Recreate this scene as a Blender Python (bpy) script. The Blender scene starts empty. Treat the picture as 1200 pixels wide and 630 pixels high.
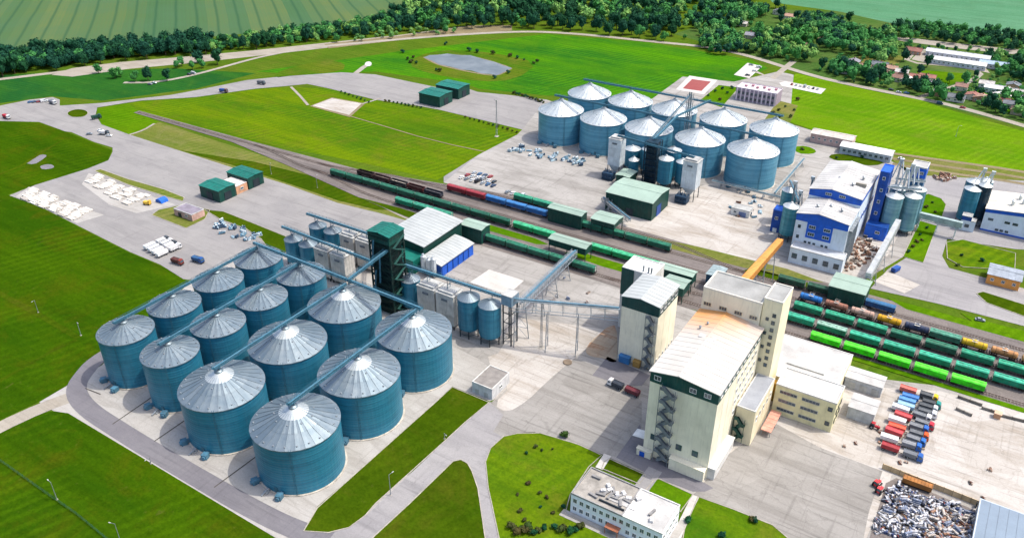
import bpy, bmesh, math, random
from mathutils import Vector
import numpy as np
rnd = random.Random(7)
SC = bpy.context.scene
COL = SC.collection
# ------------------------------------------------------------------ camera, light, exposure
H = 220.0                                   # the drone's height in metres; x runs along the railway, y across it
FPX, CX, CY = 974.0, 600.0, 315.0
PITCH, YAW = math.radians(30.1), math.radians(32.35)
cam = bpy.data.cameras.new('camera'); cam.sensor_width = 36.0; cam.lens = FPX/1200*36
cam.clip_start = 1.0; cam.clip_end = 20000
camo = bpy.data.objects.new('camera', cam); COL.objects.link(camo)
camo.location = (0, 0, H); camo.rotation_euler = (math.pi/2-PITCH, 0, YAW)
SC.camera = camo
SUN_EL, SUN_AZ = math.radians(62), math.radians(58)      # azimuth clockwise from +y
W = bpy.data.worlds.new('World'); SC.world = W; W.use_nodes = True
wn = W.node_tree.nodes; wl = W.node_tree.links
sky = wn.new('ShaderNodeTexSky'); sky.sky_type = 'NISHITA'; sky.sun_disc = False
sky.sun_elevation = SUN_EL; sky.sun_rotation = SUN_AZ; sky.altitude = 200; sky.dust_density = 5.0
wl.new(sky.outputs['Color'], wn['Background'].inputs['Color']); wn['Background'].inputs['Strength'].default_value = 0.15
sun = bpy.data.lights.new('sun', 'SUN'); sun.energy = 2.0; sun.angle = math.radians(0.5); sun.color = (1, .93, .82)
suno = bpy.data.objects.new('sun', sun); COL.objects.link(suno)
suno.rotation_euler = Vector((math.sin(SUN_AZ)*math.cos(SUN_EL), math.cos(SUN_AZ)*math.cos(SUN_EL), math.sin(SUN_EL))).to_track_quat('Z', 'Y').to_euler()
SC.view_settings.view_transform = 'Standard'; SC.view_settings.look = 'None'
SC.view_settings.exposure = 0.92; SC.view_settings.gamma = 1.0

# ------------------------------------------------------------------ surveying: a point of the photo to metres on level z
FW = (-math.sin(YAW), math.cos(YAW)); RT = (math.cos(YAW), math.sin(YAW))
def G(px, py, z=0.0):
    a = (px-CX)/FPX; b = (py-CY)/FPX
    g = math.cos(PITCH)-b*math.sin(PITCH); d = math.sin(PITCH)+b*math.cos(PITCH)
    t = (H-z)/d
    return (t*(a*RT[0]+g*FW[0]), t*(a*RT[1]+g*FW[1]))

# ------------------------------------------------------------------ materials
def lin(h, k=1.0):
    h = h.lstrip('#'); o = []
    for i in (0, 2, 4):
        c = int(h[i:i+2], 16)/255
        o.append((c/12.92 if c <= .04045 else ((c+.055)/1.055)**2.4)*k)
    return (*o, 1)
class NT:
    def __init__(s, name):
        s.m = bpy.data.materials.new(name); s.m.use_nodes = True
        s.n = s.m.node_tree.nodes; s.l = s.m.node_tree.links
        s.b = s.n['Principled BSDF']
        s.geo = s.n.new('ShaderNodeNewGeometry')
    def pos(s, scale=(1, 1, 1), rot=0.0):
        mp = s.n.new('ShaderNodeMapping'); mp.inputs['Scale'].default_value = scale
        mp.inputs['Rotation'].default_value = (0, 0, rot); mp.vector_type = 'POINT'
        s.l.new(s.geo.outputs['Position'], mp.inputs['Vector']); return mp.outputs['Vector']
    def noise(s, scale, detail=3, rough=.55, vec=None, dist=0.0):
        t = s.n.new('ShaderNodeTexNoise'); t.inputs['Scale'].default_value = scale
        t.inputs['Detail'].default_value = detail; t.inputs['Roughness'].default_value = rough
        t.inputs['Distortion'].default_value = dist
        s.l.new(vec if vec is not None else s.geo.outputs['Position'], t.inputs['Vector']); return t.outputs['Fac']
    def ramp(s, fac, a, b, lo=0.0, hi=1.0):
        t = s.n.new('ShaderNodeMapRange'); t.inputs[1].default_value = a; t.inputs[2].default_value = b
        t.inputs[3].default_value = lo; t.inputs[4].default_value = hi
        s.l.new(fac, t.inputs[0]); return t.outputs[0]
    def mix(s, fac, a, b, mode='MIX'):
        t = s.n.new('ShaderNodeMix'); t.data_type = 'RGBA'; t.blend_type = mode
        for sock, val in ((t.inputs[0], fac), (t.inputs[6], a), (t.inputs[7], b)):
            if isinstance(val, (tuple, list)): sock.default_value = val
            elif isinstance(val, (int, float)): sock.default_value = val
            else: s.l.new(val, sock)
        return t.outputs[2]
    def math(s, op, a, b=0.0):
        t = s.n.new('ShaderNodeMath'); t.operation = op
        for sock, val in ((t.inputs[0], a), (t.inputs[1], b)):
            if isinstance(val, (int, float)): sock.default_value = val
            else: s.l.new(val, sock)
        return t.outputs[0]
    def xyz(s, vec=None):
        t = s.n.new('ShaderNodeSeparateXYZ'); s.l.new(vec if vec is not None else s.geo.outputs['Position'], t.inputs[0]); return t.outputs
    def rand(s):
        t = s.n.new('ShaderNodeObjectInfo'); return t.outputs['Random']
    def bump(s, fac, strength=.3, dist=.1):
        t = s.n.new('ShaderNodeBump'); t.inputs['Strength'].default_value = strength; t.inputs['Distance'].default_value = dist
        s.l.new(fac, t.inputs['Height']); s.l.new(t.outputs['Normal'], s.b.inputs['Normal'])
    def out(s, col, rough=.7, metal=0.0, spec=.3):
        s.l.new(col, s.b.inputs['Base Color'])
        s.b.inputs['Roughness'].default_value = rough; s.b.inputs['Metallic'].default_value = metal
        s.b.inputs['Specular IOR Level'].default_value = spec
        return s.m
_mc = {}
def paint(hexv, rough=.6, metal=0.0, dirt=.22, k=1.0, scale=.35, name=None):
    """painted or plain surface with weathering streaks and patches"""
    key = (hexv, rough, metal, dirt, k, scale)
    if key in _mc: return _mc[key]
    t = NT(name or 'paint_'+hexv); c = lin(hexv, k)
    n1 = t.noise(scale, 4); n2 = t.noise(1.0, 3, vec=t.pos((1.6, 1.6, .18)))
    d = tuple(v*(1-dirt*1.6) for v in c[:3])+(1,); l = tuple(min(1, v*(1+dirt*.35)) for v in c[:3])+(1,)
    col = t.mix(t.ramp(n1, .3, .72), d, l); col = t.mix(t.math('MULTIPLY', t.ramp(n2, .5, .8), dirt*1.6), col, lin('6a625a', .8))
    rv = t.ramp(t.rand(), 0, 1, .88, 1.08); rc = t.n.new('ShaderNodeCombineColor')
    for i in range(3): t.l.new(rv, rc.inputs[i])
    col = t.mix(1.0, col, rc.outputs[0], 'MULTIPLY')
    _mc[key] = t.out(col, rough, metal); return _mc[key]
def ground(name, base, alt, dark, s=(1, 1), rot=0.0, rough=.9, stain=.5, fine=.12, k=.53):
    """paved ground: repair patches, long tyre streaks along the traffic, cracks, oil spots, grain"""
    t = NT(name); B, A, D = lin(base, k), lin(alt, k), lin(dark, k); K = tuple(u*.45 for u in D[:3])+(1,)
    col = t.mix(t.ramp(t.noise(.035, 6, .65), .36, .64), B, A)
    vo = t.n.new('ShaderNodeTexVoronoi'); vo.inputs['Scale'].default_value = .045; t.l.new(t.pos((1, 1.6, .001), rot), vo.inputs['Vector'])
    sp = t.n.new('ShaderNodeSeparateColor'); t.l.new(vo.outputs['Color'], sp.inputs[0])
    col = t.mix(t.ramp(sp.outputs[0], .55, 1, 0, .35*stain), col, D)
    st = t.noise(.09, 6, .66, t.pos((s[0], s[1], 1), rot), .5)
    col = t.mix(t.math('MULTIPLY', t.ramp(st, .48, .7), stain), col, D)
    ty = t.noise(.6, 3, .6, t.pos((.05, 1.0, 1), rot+.05), .15)
    col = t.mix(t.math('MULTIPLY', t.ramp(ty, .56, .72), stain*.55), col, K)
    ty = t.noise(.5, 3, .6, t.pos((1.0, .06, 1), rot+.9), .2)
    col = t.mix(t.math('MULTIPLY', t.ramp(ty, .58, .74), stain*.4), col, K)
    col = t.mix(t.math('MULTIPLY', t.ramp(t.noise(.35, 6, .72), .56, .78), stain*.75), col, D)
    col = t.mix(t.math('MULTIPLY', t.ramp(t.noise(.22, 6, .75), .6, .8), .45), col, tuple(min(1, u*1.3) for u in A[:3])+(1,))
    ed = t.n.new('ShaderNodeTexVoronoi'); ed.feature = 'DISTANCE_TO_EDGE'; ed.inputs['Scale'].default_value = .07
    nz = t.n.new('ShaderNodeTexNoise'); nz.inputs['Scale'].default_value = .25; nz.inputs['Detail'].default_value = 4; t.l.new(t.geo.outputs['Position'], nz.inputs['Vector'])
    ad = t.n.new('ShaderNodeVectorMath'); ad.operation = 'MULTIPLY_ADD'; t.l.new(nz.outputs['Color'], ad.inputs[0]); ad.inputs[1].default_value = (6, 6, 0); t.l.new(t.geo.outputs['Position'], ad.inputs[2]); t.l.new(ad.outputs[0], ed.inputs['Vector'])
    col = t.mix(t.math('MULTIPLY', t.ramp(ed.outputs['Distance'], 0, .012, 1, 0), stain*.35), col, K)
    col = t.mix(t.math('MULTIPLY', t.ramp(t.noise(.9, 4, .7), .66, .78), .5), col, K)
    g = t.noise(1.9, 3, .8); col = t.mix(t.ramp(g, .3, .7, fine*1.6, 0), col, (0.02, .02, .02, 1))
    return t.out(col, rough, 0, .2)
def grass(name, a, b, c, s=(1, 1), rot=0.0, k=.455):
    t = NT(name); lin0 = lin
    def lin_(h): return lin0(h, k)
    v = t.pos((s[0], s[1], 1), rot)
    col = t.mix(t.ramp(t.noise(.016, 6, .65, v, .3), .38, .62), lin_(a), lin_(b))
    col = t.mix(t.math('MULTIPLY', t.ramp(t.noise(.045, 7, .7, None, .6), .5, .72), .7), col, lin_(c))
    st = t.noise(.05, 6, .7, t.pos((s[0]*.35, s[1]*2.2, 1), rot+.12), .3)
    col = t.mix(t.ramp(st, .44, .7, 0, .5), col, tuple(u*.55 for u in lin_(a)[:3])+(1,))
    col = t.mix(t.ramp(t.noise(.16, 5, .7), .56, .78, 0, .4), col, tuple(min(1, u*1.35) for u in lin_(b)[:3])+(1,))
    px_, py_, pz_ = t.xyz(t.pos((1, 1, 1), rot+.35))
    mow = t.ramp(t.math('SINE', t.math('ADD', t.math('MULTIPLY', px_, 1.15), t.math('MULTIPLY', t.noise(.03, 3), 7.0))), -.3, .9, 0, 1)
    col = t.mix(t.math('MULTIPLY', t.math('MULTIPLY', mow, t.ramp(t.noise(.02, 4), .42, .6)), .3), col, tuple(u*1.5 for u in lin_(b)[:3])+(1,))
    col = t.mix(t.ramp(t.noise(.38, 6, .8, None, .4), .52, .72, 0, .55), col, tuple(u*.5 for u in lin_(a)[:3])+(1,))
    col = t.mix(t.ramp(t.noise(.27, 6, .8, None, .3), .6, .75, 0, .4), col, lin_('a8a452'))
    col = t.mix(t.ramp(t.noise(.8, 4, .8), .35, .75, .5, 0.0), col, tuple(u*.35 for u in lin_(a)[:3])+(1,))
    col = t.mix(t.ramp(t.noise(.09, 5, .75, None, .8), .66, .8, 0, .5), col, lin_('8a7c48'))
    return t.out(col, 1.0, 0, 0.0)
GK = 1.0
MG = dict(
 base=grass('meadow_grass', '68922a', '7c9c2c', '929040'),
 dark=grass('dark_lawn', '42700e', '5e860e', '767618', (.5, 1.6)),
 moss=grass('mossy_meadow', '327a3a', '488e30', '609838', (.5, 1.5)),
 olive=grass('olive_meadow', '5e941e', '90b018', '9c9636', (.4, 1.8)),
 lime=grass('lime_meadow', '78b41c', '94c420', 'a4b840', (.35, 1.6)),
 emerald=grass('emerald_meadow', '40902a', '72be14', '78b024', (.45, 1.3)),
 lawn=grass('mown_lawn', '4e7210', '668214', '827f28'),
 bright=grass('bright_lawn', '66a212', '80b018', '80962a'),
 rough=grass('rough_grass', '7c943a', 'a09a58', 'b4a47c', (.3, 2.4), k=.55),
 teal=grass('far_crop', '72ba8a', '88c89c', '78b080', (.25, 2.2), .5),  # bluish hue puts the distance haze into the crop colour
 bank=grass('pond_bank_grass', '5c9422', '84982c', 'a0964a', (.5, 1.4)),
 village=grass('village_ground', '5c8c40', '7a9c50', '9a9a60'),
 )
GP = dict(
 pad=ground('silo_pad_concrete', 'd8d5cf', 'e0deda', '9c958c', (.3, 1.5), .0, .85, .45),
 apron=ground('apron_asphalt', 'b4b2b2', 'c0bebc', '8e8c8e', (.25, 1.4), .3, .85, .45),
 yard=ground('yard_concrete', 'c8c5c0', 'd6d3ce', 'a09c96', (.3, 1.4), .1, .85, .85),
 dust=ground('dusty_concrete', 'dad5ce', 'e6e2dc', 'b4a898', (.3, 1.2), .2, .85, .85, k=.6),
 asph=ground('worn_asphalt', 'bcb9b4', 'c6c3be', '9c9892', (.2, 1.6), .4, .85, .85),
 slab=ground('pale_new_concrete', 'e6e2dc', 'f0eeea', 'c8c0b6', (.6, 1.3), .2, .8, .35, k=.62),
 road=ground('road_asphalt', 'aeacae', 'bab8b8', '8a898c', (.15, 2), .0, .8, .5, k=.62),
 darkroad_and_shade=ground('dark_asphalt_and_shade', '94929a', 'a09ea4', '7a7880', (.15, 2), .0, .8, .5),  # asphalt; also colours the shadows painted beside the two cream buildings
 farroad=ground('farm_road', 'c6c0b4', 'd2cabc', 'a89c88', (.3, 1.5), .3, .9, .5),
 ballast=ground('track_ballast', 'a39a97', 'b0a6a0', '77706e', (.08, 2.4), .0, .95, .8, .3),
 rust=ground('rust_stained_concrete', 'cab8a0', 'd6c8b4', 'b06a34', (.25, 1.6), .35, .9, 1.0, k=.58),
 red=ground('red_court', 'b85a5a', 'c06a66', '9c4a4c', (1, 1), 0, .8, .3),
 earth=ground('bare_earth', 'b0a078', 'bcae88', '8c7e5c', (.3, 1.8), .2, .95, .6, .3),
)
def mk_stripes():
    t = NT('striped_crop')
    az = math.radians(19.6)+YAW                                    # drilling direction of the crop
    x, y, z = t.xyz()
    across = t.math('ADD', t.math('MULTIPLY', x, math.cos(az)), t.math('MULTIPLY', y, math.sin(az)))
    wob = t.math('MULTIPLY', t.noise(.006, 2), 8.0)
    u = t.math('DIVIDE', t.math('ADD', across, wob), 21.5)
    fr = t.math('FRACT', u); band = t.math('ABSOLUTE', t.math('SUBTRACT', fr, .5))
    line = t.ramp(band, .0, .11, 1.0, 0.0)
    fl = t.math('FLOOR', u); wn_ = t.n.new('ShaderNodeTexWhiteNoise'); wn_.noise_dimensions = '1D'; t.l.new(fl, wn_.inputs['W'])
    u2 = t.math('FRACT', t.math('DIVIDE', across, 4.3)); thin = t.ramp(t.math('ABSOLUTE', t.math('SUBTRACT', u2, .5)), 0, .2, .35, 0)
    col = t.mix(wn_.outputs['Value'], lin('5c8858', .42), lin('84985a', .42))
    col = t.mix(t.ramp(t.noise(.012, 5, .6), .35, .7, 0, .7), col, lin('628c68', .44))
    col = t.mix(thin, col, lin('5a8a58', .5)); col = t.mix(t.math('MULTIPLY', line, .7), col, lin('38684a', .5))
    return t.out(col, .95, 0, .05)
MG['stripes'] = mk_stripes()
def mk_leaf(name, a, b, c):
    t = NT(name)
    col = t.mix(t.ramp(t.noise(.35, 3, .6), .35, .68), lin(a), lin(b))
    col = t.mix(t.ramp(t.rand(), .0, 1, 0, .75), col, lin(c))
    return t.out(col, .85, 0, .12)
ML = dict(dark=mk_leaf('dark_foliage', '133a24', '1f4e2c', '154034'), mid=mk_leaf('mid_foliage', '2e6830', '4a8440', '3a7642'),
          light=mk_leaf('light_foliage', '5c8c44', '7e9e54', '4c8248'), shrub=mk_leaf('shrub_foliage', '22381a', '3a5420', '4a3a24'))
BARK = paint('5a4a3a', .9, 0, .3)
def mk_blue(name, h, h2, streak):
    t = NT(name); x, y, z = t.xyz()
    ring = t.math('FRACT', t.math('DIVIDE', z, 3.4)); fl = t.math('FLOOR', t.math('DIVIDE', z, 1.15))
    w_ = t.n.new('ShaderNodeTexWhiteNoise'); w_.noise_dimensions = '1D'; t.l.new(fl, w_.inputs['W'])
    col = t.mix(t.ramp(w_.outputs['Value'], 0, 1, 0, .9), lin(h), lin(h2))
    st = t.noise(1.0, 4, .6, t.pos((.9, .9, .05))); col = t.mix(t.math('MULTIPLY', t.ramp(st, .42, .75), streak), col, lin('7f9aa4'))
    col = t.mix(t.ramp(t.noise(.14, 4, .6), .5, .75, 0, .35), col, lin('123f56'))
    col = t.mix(t.ramp(ring, 0, .06, .6, 0), col, lin('0c3448'))
    return t.out(col, .42, .25, .5)
BLUE = mk_blue('blue_corrugated_steel', '1e6c88', '2b7c96', .1)
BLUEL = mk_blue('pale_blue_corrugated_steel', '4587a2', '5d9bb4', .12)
BLUED = paint('3a6f84', .5, .2, .25, 1, .5, 'blue_gallery_steel')
def mk_zinc(name, a, b, c, k=.46):
    t = NT(name)
    col = t.mix(t.ramp(t.noise(.22, 5, .65), .34, .68), lin(a, k), lin(b, k))
    col = t.mix(t.ramp(t.rand(), 0, 1, 0, .6), col, lin(c, k))
    st = t.noise(.9, 4, .7); col = t.mix(t.ramp(st, .55, .8, 0, .5), col, lin('8d9aa4', k))
    return t.out(col, .42, .55, .5)
ZINC = mk_zinc('galvanised_roof', 'a4bac8', 'c4d4dc', '8ca6b8')
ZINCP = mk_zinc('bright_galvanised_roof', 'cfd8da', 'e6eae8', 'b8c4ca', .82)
# ------------------------------------------------------------------ mesh builder and object helpers
OFF = {}
class MB:
    def __init__(s): s.v = []; s.f = []; s.m = []
    def add(s, vs, fs, m=0):
        o = len(s.v); s.v += [tuple(v) for v in vs]; s.f += [tuple(i+o for i in f) for f in fs]; s.m += [m]*len(fs); return s
    def box(s, x0, y0, z0, x1, y1, z1, m=0):
        return s.add([(x0,y0,z0),(x1,y0,z0),(x1,y1,z0),(x0,y1,z0),(x0,y0,z1),(x1,y0,z1),(x1,y1,z1),(x0,y1,z1)],
                     [(0,3,2,1),(4,5,6,7),(0,1,5,4),(1,2,6,5),(2,3,7,6),(3,0,4,7)], m)
    def cbox(s, x, y, z, lx, ly, lz, m=0): return s.box(x-lx/2, y-ly/2, z, x+lx/2, y+ly/2, z+lz, m)
    def prism(s, prof, axis, a0, a1, m=0):
        n = len(prof)
        P = (lambda p, a: (a, p[0], p[1])) if axis == 'x' else (lambda p, a: (p[0], a, p[1])) if axis == 'y' else (lambda p, a: (p[0], p[1], a))
        vs = [P(p, a0) for p in prof]+[P(p, a1) for p in prof]
        return s.add(vs, [tuple(range(n))[::-1], tuple(range(n, 2*n))]+[(i, (i+1) % n, n+(i+1) % n, n+i) for i in range(n)], m)
    def lathe(s, prof, n=24, x=0, y=0, m=0, cap=True):
        vs = []
        for r, z in prof:
            for i in range(n):
                a = 2*math.pi*i/n; vs.append((x+r*math.cos(a), y+r*math.sin(a), z))
        fs = [(j*n+i, j*n+(i+1) % n, (j+1)*n+(i+1) % n, (j+1)*n+i) for j in range(len(prof)-1) for i in range(n)]
        if cap: fs += [tuple(range(n))[::-1], tuple((len(prof)-1)*n+i for i in range(n))]
        return s.add(vs, fs, m)
    def cyl(s, x, y, z0, z1, r, n=10, m=0): return s.lathe([(r, z0), (r, z1)], n, x, y, m)
    def bar(s, p, q, w, h=None, m=0):
        p = Vector(p); q = Vector(q); d = (q-p).normalized(); h = h or w
        u = d.cross(Vector((0, 0, 1)))
        u = Vector((1, 0, 0)) if u.length < 1e-3 else u.normalized()
        w2 = u.cross(d).normalized(); a = u*w/2; b = w2*h/2
        vs = [p-a-b, p+a-b, p+a+b, p-a+b, q-a-b, q+a-b, q+a+b, q-a+b]
        return s.add([tuple(v) for v in vs], [(0,1,2,3),(7,6,5,4),(0,4,5,1),(1,5,6,2),(2,6,7,3),(3,7,4,0)], m)
    def tube(s, p, q, r, n=8, m=0):
        p = Vector(p); q = Vector(q); d = (q-p).normalized()
        u = d.cross(Vector((0, 0, 1))); u = Vector((1, 0, 0)) if u.length < 1e-3 else u.normalized(); w = u.cross(d)
        vs = [tuple(c+(u*math.cos(2*math.pi*i/n)+w*math.sin(2*math.pi*i/n))*r) for c in (p, q) for i in range(n)]
        return s.add(vs, [tuple(range(n)), tuple(range(2*n-1, n-1, -1))]+[(i, n+i, n+(i+1) % n, (i+1) % n) for i in range(n)], m)
    def mesh(s, name, mats, off=(0, 0, 0), smooth=False):
        me = bpy.data.meshes.new(name)
        vs = [(v[0]-off[0], v[1]-off[1], v[2]-off[2]) for v in s.v] if any(off) else s.v
        me.from_pydata(vs, [], s.f)
        mats = mats if isinstance(mats, (list, tuple)) else [mats]
        for mt in mats: me.materials.append(mt)
        if len(mats) > 1: me.polygons.foreach_set('material_index', s.m)
        if smooth: me.polygons.foreach_set('use_smooth', [True]*len(me.polygons))
        bm = bmesh.new(); bm.from_mesh(me); bmesh.ops.recalc_face_normals(bm, faces=bm.faces); bm.to_mesh(me); bm.free()
        me.update(); return me
    def obj(s, name, mats, parent=None, label=None, smooth=False, kind=None):
        off = OFF.get(parent.name, (0, 0, 0)) if parent else (0, 0, 0)
        o = bpy.data.objects.new(name, s.mesh(name, mats, off, smooth)); COL.objects.link(o)
        if parent: o.parent = parent; OFF[o.name] = off
        if label: o['label'] = label
        if kind: o['kind'] = kind
        return o
def tag(o, label, cat, group=None):
    o['label'] = label; o['category'] = cat
    if group: o['group'] = group
    return o
def thing(name, label, cat, loc=(0, 0, 0), group=None):
    o = bpy.data.objects.new(name, None); COL.objects.link(o); o.location = loc; o.empty_display_size = .5
    OFF[o.name] = tuple(loc); return tag(o, label, cat, group)
def proto(name): # an unlinked-label root at the origin, tagged on placement
    o = bpy.data.objects.new(name, None); COL.objects.link(o); OFF[o.name] = (0, 0, 0); return o
def kids(o, table={}): return [c for c in o.children]
def copy_tree(o, parent=None):
    c = o.copy(); COL.objects.link(c)
    if parent: c.parent = parent
    for ch in kids(o): copy_tree(ch, c)
    return c
_used = set()
def place(root, loc, rz, label, cat, group=None, scale=1.0):
    if root.name in _used: o = copy_tree(root)
    else: o = root; _used.add(root.name)
    o.location = loc; o.rotation_euler = (0, 0, rz); o.scale = (scale,)*3
    if 'group' in o: del o['group']
    return tag(o, label, cat, group)
def share(me, name, parent, loc=(0, 0, 0), rz=0.0):
    o = bpy.data.objects.new(name, me); COL.objects.link(o); o.parent = parent; o.location = loc; o.rotation_euler = (0, 0, rz); return o
ORD = ['first', 'second', 'third', 'fourth', 'fifth', 'sixth', 'seventh', 'eighth', 'ninth', 'tenth', 'eleventh', 'twelfth', 'thirteenth', 'fourteenth']
# ------------------------------------------------------------------ flat ground
def chaikin(p, n=2):
    for _ in range(n):
        q = []
        for i in range(len(p)):
            a, b = p[i], p[(i+1) % len(p)]
            q += [(a[0]*.75+b[0]*.25, a[1]*.75+b[1]*.25), (a[0]*.25+b[0]*.75, a[1]*.25+b[1]*.75)]
        p = q
    return p
def sheet(name, pts, z, mat, smooth=0, px=True, rim=None):
    p = [G(*q) for q in pts] if px else list(pts)
    if smooth: p = chaikin(p, smooth)
    m = MB(); m.add([(x, y, z) for x, y in p], [tuple(range(len(p)))])
    o = m.obj(name, mat); o['kind'] = 'structure'
    for pl in o.data.polygons:
        if pl.normal.z < 0: pl.flip()
    if rim: kerb(p+[p[0]], rim, z)
    return o
def ribbon(p, w, z, z2=None):
    m = MB(); n = len(p); L = []; Rr = []
    closed = p[0] == p[-1]
    for i in range(n):
        if closed: a = Vector(p[i-1 if i else n-2]); b = Vector(p[i+1 if i < n-1 else 1])
        else: a = Vector(p[max(0, i-1)]); b = Vector(p[min(n-1, i+1)])
        d = (b-a).normalized(); nx = Vector((-d.y, d.x))*w/2; c = Vector(p[i]); L.append(c+nx); Rr.append(c-nx)
    if z2 is None:
        m.add([(v.x, v.y, z) for v in L]+[(v.x, v.y, z) for v in Rr], [(i, n+i, n+i+1, i+1) for i in range(n-1)])
    else:
        vs = [(v.x, v.y, z) for v in L]+[(v.x, v.y, z) for v in Rr]+[(v.x, v.y, z2) for v in L]+[(v.x, v.y, z2) for v in Rr]
        fs = []
        for i in range(n-1): fs += [(2*n+i, 3*n+i, 3*n+i+1, 2*n+i+1), (i, 2*n+i, 2*n+i+1, i+1), (n+i, n+i+1, 3*n+i+1, 3*n+i)]
        m.add(vs, fs)
    return m
KERB = None
def kerb(p, w, z):
    o = ribbon(p, w, z, z+.12).obj('kerb', KERB); o['kind'] = 'structure'; return o
def strip(name, pts, w, z, mat, smooth=0, px=True):
    p = [G(*q) for q in pts] if px else list(pts)
    for _ in range(smooth):
        q = [p[0]]
        for a, b in zip(p, p[1:]): q += [(a[0]*.75+b[0]*.25, a[1]*.75+b[1]*.25), (a[0]*.25+b[0]*.75, a[1]*.25+b[1]*.75)]
        p = q+[p[-1]]
    o = ribbon(p, w, z).obj(name, mat); o['kind'] = 'structure'
    for pl in o.data.polygons:
        if pl.normal.z < 0: pl.flip()
    return o
KERB = paint('c4beb0', .9, 0, .25, .7)

# ------------------------------------------------------------------ THE GROUND
def zl(k): return .03*k
sheet('ground', [(-3000, -300), (1600, -300), (1600, 3200), (-3000, 3200)], 0, MG['base'], px=False)
sheet('crop_field', [(-900, -60), (-120, 78), (0, 62), (120, 52), (240, 44), (350, 34), (445, 20), (505, 4), (500, -60), (200, -130)], zl(1), MG['stripes'])
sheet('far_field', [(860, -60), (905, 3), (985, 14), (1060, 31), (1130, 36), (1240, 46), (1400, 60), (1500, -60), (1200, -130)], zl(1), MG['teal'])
sheet('village_ground', [(790, 40), (880, 10), (985, 14), (1060, 31), (1130, 36), (1300, 52), (1330, 185), (1200, 150), (1103, 124), (1037, 108), (933, 84), (880, 66)], zl(2), MG['village'])
# the dark lawns in the left foreground
sheet('lawn', [(-260, 130), (0, 142), (46, 144), (76, 154), (109, 167), (131, 176), (127, 188), (102, 198), (41, 217), (9, 228), (51, 245), (152, 296), (188, 311), (222, 330), (119, 429), (46, 470), (-2, 493), (-300, 640)], zl(2), MG['dark'])
sheet('lawn', [(-300, 660), (0, 508), (33, 486), (63, 481.5), (80, 484), (340, 640), (420, 720), (-300, 900)], zl(2), MG['dark'])
# meadows between the apron and the railway
sheet('meadow', [(114, 127), (165, 119), (229, 115), (300, 105), (341, 102), (384, 104), (440, 118), (520, 131), (612, 152), (606, 158), (560, 182), (512, 211), (430, 192), (390, 184), (300, 167), (190, 141), (165, 133)], zl(1), MG['olive'])
sheet('meadow', [(113, 128), (150, 121), (165, 133), (186, 143), (152, 158), (119, 146)], zl(2), MG['bright'])
sheet('meadow', [(152, 158), (186, 143), (300, 180), (372, 204), (442, 224), (500, 243), (560, 262), (478, 262), (442, 249), (396, 238), (335, 217), (274, 197)], zl(1), MG['rough'])
sheet('meadow', [(210, 176), (300, 190), (372, 208), (430, 226), (470, 246), (442, 246), (396, 235), (335, 214), (274, 194)], zl(2), MG['lawn'])
sheet('meadow', [(300, 84), (430, 66), (470, 60), (640, 40), (760, 50), (880, 70), (900, 80), (868, 95), (820, 118), (640, 112), (560, 104), (545, 98), (440, 84), (360, 88)], zl(1), MG['emerald'])
sheet('meadow', [(933, 86), (996, 101), (1037, 110), (1078, 117), (1103, 126), (1200, 154), (1320, 190), (1320, 232), (1200, 200), (1052, 180), (1007, 167), (961, 155), (925, 143), (915, 120), (920, 100)], zl(3), MG['lime'])
sheet('meadow', [(0, 88), (200, 80), (300, 86), (230, 104), (120, 118), (60, 113), (0, 121), (-100, 130), (-100, 100)], zl(1), MG['moss'])
sheet('earth', [(60, 88), (85, 80), (140, 73), (225, 66), (300, 59), (385, 50), (470, 41), (552, 30), (556, 38), (470, 46), (385, 56), (300, 66), (225, 74), (150, 81), (85, 90)], zl(2), GP['farroad'])
sheet('earth', [(380, 52), (470, 42), (556, 30), (600, 30), (600, 36), (470, 47), (385, 57)], zl(3), GP['earth'])
sheet('earth', [(488, 66), (520, 58), (580, 62), (632, 74), (604, 94), (560, 96), (500, 86), (478, 76)], zl(3), MG['bank'], 1)
sheet('earth', [(330, 82), (380, 70), (405, 74), (402, 84), (350, 88), (318, 92)], zl(3), MG['bank'], 1)
def mk_water():
    t = NT('pond_water'); n = t.noise(.4, 3); t.bump(n, .08, .2); t.b.inputs['IOR'].default_value = 1.12
    return t.out(t.mix(t.ramp(t.noise(.05, 3), .3, .7), lin('8494a2', .4), lin('a4b0ba', .46)), .3, 0, .15)
sheet('pond_water', [(497, 67.5), (503, 65), (513, 64.6), (524, 63.2), (540, 65), (551, 65), (566, 69.5), (580, 73), (590, 77), (600, 80), (594, 83), (588, 86), (582, 88.6), (574, 87), (564, 86.5), (552, 83), (540, 81.8), (528, 78.5), (515, 76), (506, 71.5)], zl(5), mk_water())
PB = [(497, 67.5), (513, 64.2), (540, 64.8), (566, 69), (600, 80), (594, 83.3), (582, 89), (564, 87), (540, 82.3), (515, 76.5), (505, 71.8), (497, 67.5)]
strip('pond_bank', PB, 2.6, zl(4), GP['earth'], 1)
sheet('bare_patch', [(28, 191), (40, 185), (48, 181), (56, 182), (50, 187), (40, 193)], zl(3), GP['darkroad_and_shade'], 1)
sheet('bare_patch', [(46, 195), (54, 192.5), (62, 193), (64, 197), (50, 199)], zl(3), GP['darkroad_and_shade'], 1)
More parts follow.
